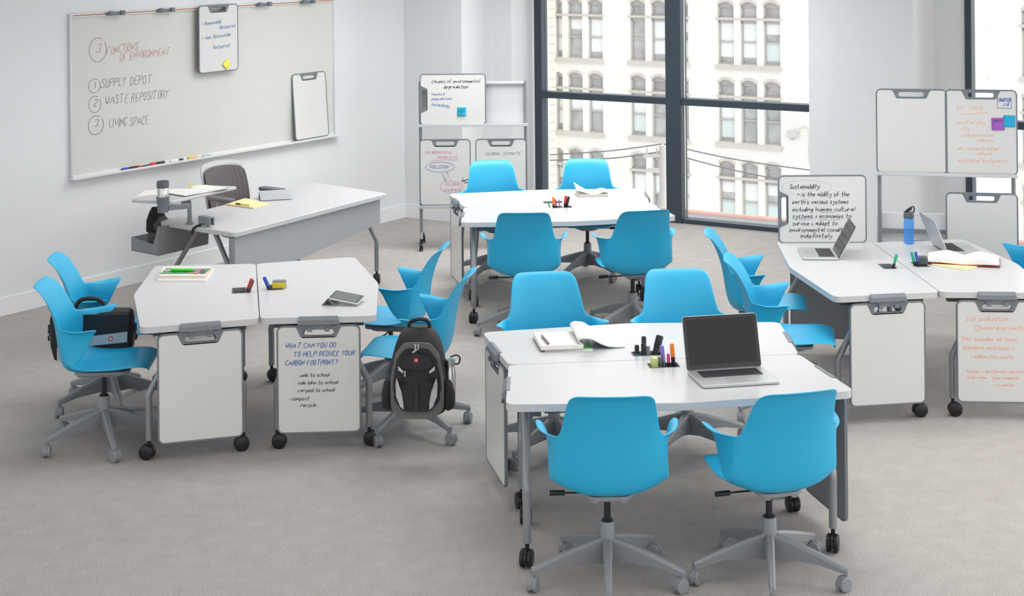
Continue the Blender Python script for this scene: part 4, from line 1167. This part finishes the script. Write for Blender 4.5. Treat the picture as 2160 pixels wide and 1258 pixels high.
tb = thing('tablet', 'tablet propped on a folded triangular cover on the left table', 'tablet', at(731, 640, z=TH), math.radians(-10))
bm = B(); 
rot = Matrix.Translation((0, 0, .028)) @ Matrix.Rotation(math.radians(9), 4, 'Y') @ Matrix.Rotation(math.radians(4), 4, 'X')
add_prism(bm, rrect(.175, .235*.62, .012), (), 0, .009, M=rot); obj('casing', bm, M_alu, tb, bevel=.002)
bm = B(); add_prism(bm, rrect(.170, .14, .01), (), .0091, .0096, M=rot); obj('bezel', bm, mat('bezel_grey', (.10, .11, .11), .15), tb)
bm = B(); add_prism(bm, rrect(.138, .126, .002), (), .0097, .010, M=rot); obj('screen', bm, mat('tablet_screen', (.15, .17, .165), .08), tb)
bm = B()
for x0_, z0_, x1_, z1_ in ((-.088, .042, -.125, .002), (-.09, .040, -.055, .002)):
    add_prism(bm, [(x0_, z0_), (x1_, z1_), (x1_+.004, z1_), (x0_+.004, z0_)], (), -.073, .073, M=XZ)
obj('folding_cover', bm, mat('cover_tan', (.30, .29, .27), .6), tb)

# ------------------------------------------------------------------ middle table things
rb = T('M', 2, 0, 0)
def stack_book(label, px, rz, w, d, z, th, m, cat='book', name='paperback_book'):
    c = at(*px, z=z); t = thing(name, label, cat, (c.x, c.y, z), rz)
    bm = B(); add_prism(bm, rrect(w, d, .004), (), .0, th); obj('pages', bm, m, t, bevel=.001); return t
cb = at(1247, 412, z=TH)
stack_book('closed grey-edged book under the curled magazine on the middle table', (1248, 411), math.radians(6), .235, .20, TH, .022, M_bk1)
cm = thing('curled_magazine', 'white magazine with curling pages on the book on the middle table', 'magazine', (cb.x, cb.y+.02, TH+.0225), math.radians(4))
bm = B(); add_grid(bm, lambda u, v: Vector(((u-.5)*.25, (v-.5)*.20, .004+.055*max(0, .45-u)**1.6*4*(.55+.45*v)+.012*math.sin(u*9)*u)), 24, 8)
o = obj('pages', bm, M_paper, cm, recalc=False); md = o.modifiers.new('t', 'SOLIDIFY'); md.thickness = .004
for i, (lab, du, dv, lu, lv, L, cap, body, r) in enumerate((
    ('green pen leaning left in the middle table pen well', .055, .0, .03, .0, .105, 'green', 'green', .005),
    ('orange-capped marker in the middle table pen well', .04, -.01, .006, .01, .145, 'orange', 'black', .009),
    ('pink pen in the middle table pen well', .018, -.005, .012, .01, .13, 'pink', 'black', .006),
    ('grey pencil in the middle table pen well', -.002, .0, .006, .01, .13, 'grey', 'grey', .004),
    ('red-capped marker in the middle table pen well, leaning right', -.03, -.02, -.022, .02, .155, 'red', 'black', .0095),
    ('black marker in the middle table pen well, rightmost of all', -.045, -.02, -.028, .02, .15, 'black', 'black', .0095),
    ('purple and white pen low in the middle table pen well', -.02, .02, -.004, .0, .095, 'white', 'purple', .008))):
    inwell(lab, 'M', 1, -du-.02, dv, -lu, lv, L, K[cap], K[body] if body in K else M_black, r)

# ------------------------------------------------------------------ laptops
M_lap = mat('laptop_aluminium', (.55, .56, .56), .38, metal=.55); M_key = mat('key_black', (.03, .03, .035), .5)
M_scr = mat('screen_black', (.014, .014, .015), .16, spec=.28); M_bez = mat('bezel_black', (.006, .006, .007), .1)
def laptop(label, M, lid, w=.364, d=.249):
    """M: matrix at the hinge centre on the table, local -y towards the user"""
    t = thing('laptop', label, 'laptop', mw=M)
    bm = B(); add_prism(bm, rrect(w, d, .014, 0, -d/2), (), .002, .016); obj('base', bm, M_lap, t, bevel=.003)
    bm = B(); add_prism(bm, rrect(w*.80, d*.44, .006, 0, -d*.31), (), .0162, .0166); kb = obj('keyboard', bm, mat('keywell', (.22, .22, .22), .5), t)
    bm = B()
    kw = w*.78/14; kh = d*.42/6
    for r in range(6):
        for c in range(14):
            if r == 5 and 4 < c < 9: continue
            add_box(bm, (-w*.39+kw*(c+.5), -d*.10-kh*(r+.5), .0175), (kw*.84, kh*.82, .002))
    add_box(bm, (-w*.39+kw*7, -d*.10-kh*5.5, .0175), (kw*3.9, kh*.82, .002))
    o = obj('keys', bm, M_key, kb)
    bm = B(); add_prism(bm, rrect(w*.29, d*.30, .005, 0, -d*.745), (), .0161, .0164); obj('trackpad', bm, mat('trackpad', (.46, .47, .47), .35, metal=.4), t)
    R = Matrix.Translation((0, .002, .014)) @ Matrix.Rotation(math.radians(180-lid), 4, 'X')     # lid plane: y up the screen
    bm = B(); add_prism(bm, rrect(w, d, .014, 0, d/2), (), -.007, 0, M=R); ld = obj('lid', bm, M_lap, t, bevel=.002)
    bm = B(); add_prism(bm, rrect(w-.004, d-.004, .012, 0, d/2), (), .0002, .0012, M=R); obj('screen_bezel', bm, M_bez, ld)
    bm = B(); add_prism(bm, rrect(w-.036, d-.040, .001, 0, d/2+.004), (), .0013, .0017, M=R); obj('screen', bm, M_scr, ld)
    bm = B(); add_cyl(bm, (-w*.38, .002, .013), (w*.38, .002, .013), .006, seg=10); obj('hinge', bm, M_dgrey, t)
    return t
hl, hr = at(1457, 783, z=TH+.015), at(1615, 773, z=TH+.015); hc = (hl+hr)/2
fl_, fr_ = at(1487, 817, z=TH+.012), at(1652, 804, z=TH+.012)
a_ = math.atan2((hr-hl).y, (hr-hl).x)
laptop('large open laptop with a black screen on the nearest table', Matrix.Translation((hc.x-.018, hc.y, TH)) @ Matrix.Rotation(a_, 4, 'Z'), 107, .372, .250)
# laptop on the right table: base to the left, screen facing left
h1, h2 = at(1755, 521, z=TH+.015), at(1771, 547, z=TH+.015); hc = (h1+h2)/2
f1, f2 = at(1672, 520, z=TH+.012), at(1688, 549, z=TH+.012)
user = (((f1+f2)/2)-hc); user.z = 0; a_ = math.atan2(user.y, user.x)+PI/2
laptop('open laptop seen from the side, its dark screen towards the left, before the sustainability board', Matrix.Translation((hc.x, hc.y, TH)) @ Matrix.Rotation(a_, 4, 'Z'), 118, .325, .227)
# laptop turned away, lid towards the camera left
h1, h2 = at(1963, 510, z=TH+.015), at(2006, 536, z=TH+.015); hc = (h1+h2)/2
f1, f2 = at(2040, 512, z=TH+.012), at(2082, 533, z=TH+.012)
user = (((f1+f2)/2)-hc); user.z = 0; a_ = math.atan2(user.y, user.x)+PI/2
laptop('open laptop with a shiny grey lid turned towards the water bottle', Matrix.Translation((hc.x, hc.y, TH)) @ Matrix.Rotation(a_, 4, 'Z'), 112, .325, .227)

# ------------------------------------------------------------------ nearest table things
nbk, nc = quad_thing('green_notebook', 'thin green notebook lying under the open book on the nearest tables', 'notebook', ((1149, 737), (1250, 735), (1240, 712), (1145, 712)), TH, .008, K['lime'])
bm = B(); P = [at(x, y, z=TH+.009) for x, y in ((1149, 738.2), (1250, 736.2), (1250, 735), (1149, 737))]
add_prism(bm, [(q.x-nbk.location.x, q.y-nbk.location.y) for q in P], (), -.0, .0075); obj('page_edge', bm, M_bk2, nbk)
ob = thing('open_notebook', 'thick open notebook with its right pages curling over, on the nearest tables', 'notebook', (nc.x, nc.y, TH+.0085))
P = [at(x, y, z=TH+.032)-Vector((nc.x, nc.y, 0)) for x, y in ((1141, 730), (1231, 727), (1213, 699), (1124, 701))]
bm = B(); add_prism(bm, [(q.x, q.y) for q in P], (), 0, .024); obj('page_block', bm, M_paper, ob, bevel=.002)
bm = B(); add_prism(bm, [(q.x*1.005, q.y*1.005) for q in P], (), -.0006, .0015); obj('cover', bm, mat('cover_brown', (.30, .20, .14), .7), ob)
A0, A1 = P[1], P[2]                      # spine edge
R0 = at(1318, 734, z=TH)-Vector((nc.x, nc.y, 0)); R1 = at(1298, 704, z=TH)-Vector((nc.x, nc.y, 0))
def curl(u, v, lift=0):
    sp = Vector((A0.x, A0.y, 0)).lerp(Vector((A1.x, A1.y, 0)), v); en = Vector((R0.x, R0.y, 0)).lerp(Vector((R1.x, R1.y, 0)), v)
    q = sp.lerp(en, u)
    pts = [(0, .020), (.04, .042), (.12, .058), (.25, .048), (.42, .026), (.6, .010), (.8, .0035), (1, .0015)]
    for (a, za), (b_, zb__) in zip(pts, pts[1:]):
        if u <= b_: t_ = (u-a)/(b_-a); t_ = t_*t_*(3-2*t_) if 0 else t_; zq = za+(zb__-za)*t_; break
    return Vector((q.x-(.045*math.sin(min(u*6, 1)*PI)*(1-u)), q.y, zq*(1+.35*v)-.006+lift))
for nm, off, mm_ in (('curling_pages', 0, M_paper), ('cover', -.004, mat('cover_teal', (.10, .22, .28), .6))):
    bm = B(); add_grid(bm, lambda u, v: curl(u, v, off), 40, 6)
    o = obj(nm, bm, mm_, ob, recalc=False)
    for p in o.data.polygons: p.use_smooth = True
    md = o.modifiers.new('t', 'SOLIDIFY'); md.thickness = .0045 if off == 0 else .0015; md.offset = 0
p, q = at(1157, 725, z=TH+.041), at(1143, 708, z=TH+.041)
marker('grey ballpoint pen lying on the open notebook', p, q, mat('pen_grey', (.25, .23, .22), .4), mat('pen_grey2', (.20, .18, .18), .4), .006, cat='pen', name='pen')
for lab, k, du, dv, lu, lv, L, cap, body, r in (
    ('marker with a teal cap at the left in the pen well behind the others', 2, .052, -.01, .0, .0, .115, 'black', 'teal', .0105),
    ('marker with a blue band in the pen well behind the green one', 2, .015, .0, -.004, .02, .15, 'black', 'blue', .0115),
    ('short black marker in the front tables pen well, left of the grey one', 2, .022, -.022, .0, .0, .125, 'black', 'black', .0105),
    ('grey marker in the front tables pen well', 2, -.002, -.02, .0, .0, .11, 'grey', 'grey', .010),
    ('dark eraser-like thick marker leaning right in the front tables pen well', 2, -.03, .01, -.045, .03, .155, 'black', 'black', .018),
    ('purple-capped marker in the nearest pen well', 1, .012, -.022, -.014, -.01, .155, 'purple', 'black', .0105),
    ('pink-banded marker in the nearest pen well', 1, .03, -.012, -.004, .0, .12, 'pink', 'black', .007),
    ('orange-capped marker in the nearest pen well', 1, .055, -.005, -.012, -.0, .17, 'orange', 'black', .010)):
    inwell(lab, 'F', k, du, dv, lu, lv, L, K[cap], K.get(body, M_black), r)
for i, (du, cl, lab) in enumerate(((-.045, K['chartreuse'], 'pale green sticky pad standing in the nearest pen well'), (-.018, M_grey, 'grey card clip standing in the nearest pen well, left of its twin'), (-.002, M_grey, 'grey card clip standing in the nearest pen well, beside the purple marker'))):
    c = T('F', 1, WELL[0]+du, -WELL[1], TH-.07); t = thing('sticky_pad' if i == 0 else 'card_clip', lab, 'stationery', c, G4['F'][2]+.12)
    bm = B(); add_box(bm, (0, 0, .055), (.028 if i == 0 else .006, .042, .11)); obj('body', bm, cl, t, bevel=.003)

# ------------------------------------------------------------------ right table things
inwell('green-capped marker in the pen well before the sideways laptop', 'R', 1, .025, -.008, .01, -.04, .15, K['green'])
inwell('purple-capped marker in the pen well before the sideways laptop', 'R', 1, .0, -.02, .01, -.035, .15, K['purple'])
inwell('green-banded marker in the pen well beside the open book', 'R', 2, -.035, -.025, -.02, -.045, .165, K['green'])
inwell('blue-capped marker in the pen well beside the open book', 'R', 2, -.045, -.012, -.02, -.035, .165, K['blue'])
c = T('R', 2, WELL[0]+.02, .115)
er2 = thing('board_eraser', 'black board eraser in the pen well beside the open book', 'eraser', (c.x, c.y, TH-.03), 0)
bm = B(); add_box(bm, (0.01, 0, .05), (.062, .05, .055)); obj('body', bm, M_dgrey, er2, bevel=.008)
# water bottle
wp = at(1917.5, 514, z=TH)
bt = thing('water_bottle', 'clear blue water bottle with a black flip lid on the right-hand table', 'bottle', (wp.x, wp.y, TH))
M_bot = bpy.data.materials.new('blue_clear_plastic'); M_bot.use_nodes = True
_n = M_bot.node_tree.nodes; _l = M_bot.node_tree.links; _n.clear()
_o = _n.new('ShaderNodeOutputMaterial'); _t = _n.new('ShaderNodeBsdfTransparent'); _t.inputs['Color'].default_value = (.74, .90, 1, 1)
_p = _n.new('ShaderNodeBsdfPrincipled'); _p.inputs['Base Color'].default_value = (.16, .46, .95, 1); _p.inputs['Roughness'].default_value = .06
_z = _n.new('ShaderNodeTexNoise'); _z.inputs['Scale'].default_value = 6
_m = _n.new('ShaderNodeMapRange'); _m.inputs['To Min'].default_value = .16; _m.inputs['To Max'].default_value = .30; _l.new(_z.outputs['Fac'], _m.inputs['Value'])
_x = _n.new('ShaderNodeMixShader'); _l.new(_m.outputs[0], _x.inputs[0]); _l.new(_t.outputs[0], _x.inputs[1]); _l.new(_p.outputs[0], _x.inputs[2]); _l.new(_x.outputs[0], _o.inputs['Surface'])
bm = B(); prof = [(.001, .004), (.026, .001), (.0335, .006), (.034, .03), (.033, .05), (.034, .075), (.034, .14), (.033, .165), (.030, .172)]
add_lathe(bm, prof+[(r-.0022, z) for r, z in prof[::-1][:-1]]+[(.001, .007)], 36); obj('body', bm, M_bot, bt)
bm = B(); add_lathe(bm, [(.001, .172), (.031, .170), (.0345, .174), (.0345, .205), (.031, .210), (.001, .210)], 30)
obj('lid', bm, M_dgrey, bt)
bm = B(); add_tube(bm, [(-.030, 0, .205), (-.012, .0, .224), (.022, 0, .244), (.036, 0, .238), (.033, 0, .206)], .0045, 8, smooth=4); add_tube(bm, [(-.015, 0, .208), (.0, 0, .222), (.02, 0, .232)], .007, 8)
obj('carry_loop', bm, M_black, bt)
# open book with a red inside cover lying on a yellow pad
quad_thing('legal_pad', 'yellow-edged notepad under the open book on the right-hand table', 'notepad', ((1965, 557), (2038, 569), (2062, 562), (1992, 551)), TH, .006, M_ypad)
c = at(2024, 551, z=TH+.01)
b_ = open_book('open_book', 'thick open book with a red inside cover at the right edge of the right-hand table', 'book', (c.x+.03, c.y+.02), math.radians(-17), .43, .26, .022, TH+.0065, curl=.024, cover=mat('cover_red', (.40, .03, .03), .6))

# ------------------------------------------------------------------ backpack hanging on a chair arm
M_ny = mat('black_nylon', (.012, .012, .014), .55, bump=.25, bscale=140, vary=.15, vscale=12)
M_gn = mat('grey_nylon', (.13, .125, .12), .7, bump=.25, bscale=140, vary=.08)
M_sv = mat('silver_mesh', (.48, .49, .49), .5); M_chr = mat('zip_metal', (.6, .6, .58), .25, metal=1)
YB = 8.30
bp0 = at(884, 872, Y=YB)
bk_ = thing('backpack', 'black and grey backpack with a red badge hanging from the arm of a blue chair', 'backpack', bp0, math.radians(-3)); bk_.scale = (.86, .9, .93)
def bfront(x, z, bulge=1):
    """depth of the front face over the pack outline"""
    return -.10-.05*max(0, 1-(x/.17)**2)*bulge*(1-((z-.22)/.32)**2)
bm = B()
blob(bm, [(0, .0, 0, .12, .07), (0, 0, .012, .165, .10), (0, -.005, .06, .185, .115), (0, -.005, .16, .188, .118), (0, 0, .28, .175, .11), (0, .01, .38, .150, .095), (-.0, .02, .45, .122, .075), (0, .03, .485, .09, .05), (0, .035, .495, .04, .025)], 36, p=2.9)
o = obj('main_body', bm, M_ny, bk_, ang=60); md = o.modifiers.new('s', 'SUBSURF'); md.levels = 1; md.render_levels = 1
def panel(name, outline, y0, th, m, par=bk_, bev=.006, dome=.05, curve=1.0, lean=.0):
    """raised cloth panel following the rounded front of the pack"""
    bm = B(); add_prism(bm, outline, (), 0, th, M=XZ)
    bmesh.ops.subdivide_edges(bm, edges=[e for e in bm.edges if e.calc_length() > .03], cuts=2)
    bmesh.ops.triangulate(bm, faces=bm.faces)
    for v in bm.verts:
        x, z = v.co.x, v.co.z
        v.co.y += y0+curve*(x/.2)**2*.06+lean*max(0, z-.2)
    return obj(name, bm, m, par, ang=70)
# grey surround, front pocket, silver flashes
o1 = round_poly([(-.165, .05), (-.10, .004), (.10, .004), (.165, .05), (.165, .22), (.135, .36), (.08, .425), (-.08, .425), (-.135, .36), (-.165, .22)], .05, 5)
panel('grey_surround', o1, -.118, .014, M_gn, lean=.15)
o2 = round_poly([(-.128, .10), (-.09, .05), (.09, .05), (.128, .10), (.135, .22), (.125, .33), (.07, .395), (-.07, .395), (-.125, .33), (-.135, .22)], .05, 5)
panel('front_pocket', o2, -.128, .016, M_ny, lean=.15)
for s in (-1, 1):
    panel('silver_flash', [(s*.122, .235), (s*.128, .20), (s*.125, .13), (s*.100, .075), (s*.078, .06), (s*.080, .10), (s*.092, .16)][::s], -.143, .004, M_sv, lean=.15)
    panel('silver_tab', [(s*.112, .30), (s*.080, .275), (s*.082, .262), (s*.112, .278)][::s], -.143, .006, M_sv, lean=.15)
o3 = round_poly([(-.105, .30), (-.06, .285), (.06, .285), (.105, .30), (.08, .355), (.0, .378), (-.08, .355)], .03, 5)
panel('top_pocket', o3, -.140, .010, M_ny, lean=.15)
panel('pocket_stripe', [(-.012, .055), (.014, .055), (.008, .20), (-.004, .20)], -.146, .003, mat('nylon_charcoal', (.03, .03, .032), .6), lean=.15)
bg = panel('badge', round_poly([(-.012, .326), (.012, .326), (.012, .349), (-.012, .349)], .004, 3), -.143, .009, K['red'], lean=.15)
bm = B(); add_box(bm, (.0, -.1535+.02, .3375), (.012, .002, .004)); add_box(bm, (.003, -.1535+.02, .3375), (.004, .002, .012)); obj('badge_cross', bm, K['white'], bg)
for zz_, hw, nm in ((.405, .125, 0), (.425, .118, 1)):
    bm = B(); P = [Vector((hw*math.sin(a/10*PI/2*.98), -.105+.07*abs(math.sin(a/10*PI/2))**2+.15*.2+.01-.022, zz_-.09*(1-math.cos(a/10*PI/2)))) for a in range(-10, 11)]
    add_tube(bm, P, .005, 6, up=(0, 1, 0)); obj('zip', bm, M_dgrey, bk_)
for x, z, r in ((-.068, .275, 0), (.012, .42, 0), (-.006, .42, 0), (.0, .392, 1), (.118, .21, .4)):
    bm = B(); m_ = Matrix.Translation((x, -.150+max(0, z-.2)*.15, z)) @ Matrix.Rotation(r, 4, 'Y'); v = add_box(bm, (0, 0, -.012), (.011, .006, .034))
    for q in v: q.co = m_ @ q.co
    obj('zip_pull', bm, M_chr, bk_, bevel=.002)
bm = B(); add_tube(bm, [(-.062, .03, .465), (-.055, .02, .515), (0, .01, .535), (.055, .02, .525), (.072, .03, .47)], .011, 10, smooth=5); obj('grab_handle', bm, M_ny, bk_)
for s in (-1, 1):
    bm = B(); blob(bm, [(s*.185, .0, .03, .018, .05), (s*.192, -.01, .05, .032, .075), (s*.195, -.01, .12, .034, .078), (s*.188, -.01, .18, .028, .07), (s*.182, -.01, .205, .02, .06)], 18)
    obj('side_pocket', bm, mat('mesh_charcoal', (.022, .023, .025), .8, bump=.3, bscale=200), bk_, ang=60)
    bm = B(); add_tube(bm, [(s*.06, .06, .46), (s*.10, .10, .40), (s*.12, .12, .2), (s*.11, .10, .05)], .014, 8, smooth=4); obj('shoulder_strap', bm, M_ny, bk_)
mb = bk_.matrix_basis
fl0 = thing('steel_bottle', 'steel drink bottle with a black ring cap in the side pocket of the backpack', 'bottle', (bp0.x+.170, bp0.y-.02, bp0.z+.065), 0)
bm = B(); add_lathe(bm, [(.001, 0), (.028, .002), (.028, .16), (.022, .18), (.022, .20)], 24); obj('body', bm, M_chr, fl0)
bm = B(); add_lathe(bm, [(.001, .196), (.025, .196), (.025, .225), (.001, .226)], 24); obj('cap', bm, M_chr, fl0)
bm = B(); add_tube(bm, [(.024, 0, .20), (.045, 0, .205), (.050, 0, .235), (.030, 0, .248), (.0, 0, .238)], .0045, 8, smooth=5); obj('cap_ring', bm, M_black, fl0)

# ------------------------------------------------------------------ messenger bag on the far-left chair
YM = 8.98
m0_ = at(196, 762, Y=YM)
ms = thing('messenger_bag', 'black messenger bag with a pale stripe and red badge at the far left', 'bag', m0_, math.radians(2))
bm = B()
blob(bm, [(0, 0, 0, .17, .035), (0, 0, .02, .215, .055), (0, 0, .10, .235, .065), (0, 0, .24, .238, .06), (0, 0, .285, .23, .05), (0, 0, .30, .215, .03)], 36, p=5)
obj('body', bm, M_ny, ms, ang=60)
bm = B(); add_prism(bm, round_poly([(-.205, .03), (.215, .06), (.225, .285), (-.225, .285)], .02, 4), (), .0, .012, M=Matrix.Translation((0, -.062, 0)) @ XZ); obj('front_flap', bm, M_ny, ms, bevel=.003)
bm = B(); add_prism(bm, [(-.02, .105), (.212, .125), (.215, .185), (-.005, .160)], (), 0, .004, M=Matrix.Translation((0, -.073, 0)) @ XZ); obj('pale_stripe', bm, M_sv, ms)
bm = B(); add_prism(bm, [(-.185, .10), (-.14, .15), (-.10, .15), (-.16, .02), (-.185, .02)], (), 0, .004, M=Matrix.Translation((0, -.073, 0)) @ XZ); obj('pale_corner', bm, M_sv, ms)
bm = B(); add_prism(bm, rrect(.022, .022, .003, .12, .148), (), 0, .004, M=Matrix.Translation((0, -.0765, 0)) @ XZ); bdg = obj('badge', bm, K['red'], ms)
bm = B(); add_prism(bm, rrect(.012, .012, .002, .12, .148), (), 0, .001, M=Matrix.Translation((0, -.0808, 0)) @ XZ); obj('badge_mark', bm, K['white'], bdg)
bm = B(); add_tube(bm, [(-.105, 0, .285), (-.085, 0, .335), (-.05, 0, .358), (.02, 0, .358), (.06, 0, .335), (.085, 0, .285)], .012, 10, smooth=5, up=(0, 1, 0)); obj('carry_handle', bm, M_ny, ms)
for x in (-.243, .243):
    bm = B(); add_box(bm, (x, 0, .19), (.018, .03, .05)); add_tube(bm, [(x, 0, .16), (x*1.04, 0, .14), (x*1.02, 0, .12)], .006, 6)
    obj('strap_buckle', bm, M_black, ms, bevel=.003)

# ------------------------------------------------------------------ light
w = bpy.data.worlds.new('sky'); sc.world = w; w.use_nodes = True
n_ = w.node_tree.nodes; l_ = w.node_tree.links; bgd = n_['Background']
tcw = n_.new('ShaderNodeTexCoord'); dt = n_.new('ShaderNodeVectorMath'); dt.operation = 'DOT_PRODUCT'
dt.inputs[1].default_value = (E_*.7+N*.6+Vector((0, 0, .55))).normalized()
l_.new(tcw.outputs['Generated'], dt.inputs[0])
rm = n_.new('ShaderNodeValToRGB'); mr = n_.new('ShaderNodeMapRange'); mr.inputs['From Min'].default_value = -1
l_.new(dt.outputs['Value'], mr.inputs['Value']); l_.new(mr.outputs['Result'], rm.inputs['Fac'])
rm.color_ramp.elements[0].color = (.58, .585, .595, 1); rm.color_ramp.elements[1].color = (1.35, 1.34, 1.33, 1); rm.color_ramp.elements[1].position = 1
for p_, c_ in ((.4, .60), (.72, .90)):
    e_ = rm.color_ramp.elements.new(p_); e_.color = (c_, c_, c_*1.01, 1)
rm.color_ramp.elements[0].position = 0
l_.new(rm.outputs['Color'], bgd.inputs['Color']); bgd.inputs['Strength'].default_value = 2.1
def sun(name, d, e, ang, col=(1, 1, 1)):
    s = bpy.data.lights.new(name, 'SUN'); s.energy = e; s.angle = math.radians(ang); s.color = col
    o = bpy.data.objects.new(name, s); C.objects.link(o)
    o.rotation_euler = Vector(d).to_track_quat('-Z', 'Y').to_euler()
sun('window_daylight', -(E_*.6+N*.65+Vector((0, 0, .55))), 1.2, 40, (1, .99, .97))
def area_fill(name, loc, aim, e, sx, sy):
    a = bpy.data.lights.new(name, 'AREA'); a.shape = 'RECTANGLE'; a.size = sx; a.size_y = sy; a.energy = e; a.spread = math.radians(150)
    o = bpy.data.objects.new(name, a); C.objects.link(o); o.location = loc; o.rotation_euler = (Vector(aim)-Vector(loc)).to_track_quat('-Z', 'Y').to_euler()
for nm, x, y, e in (('overhead_fill', .7, 13.3, 74), ('overhead_fill', -.9, 12.4, 30), ('overhead_fill', -1.8, 9.4, 28), ('overhead_fill', 1.0, 9.8, 36), ('overhead_fill', 2.4, 8.4, 24),
                    ('overhead_fill', .6, 6.2, 20), ('overhead_fill', 3.6, 6.6, 22)):
    area_fill(nm, (x, y, HT-.04), (x, y, 0), e, 1.8, 1.2)  # unseen area lamps added to lift the room light, brightest over the far floor
sun('street_daylight', (.35, .9, -.12), .9, 20, (1, .98, .94)) if 0 else None

vs = sc.view_settings
vs.view_transform = 'Standard'; vs.look = 'None'; vs.gamma = 1; vs.use_curve_mapping = False; vs.exposure = 0
sc.cycles.max_bounces = 6; sc.cycles.transparent_max_bounces = 8
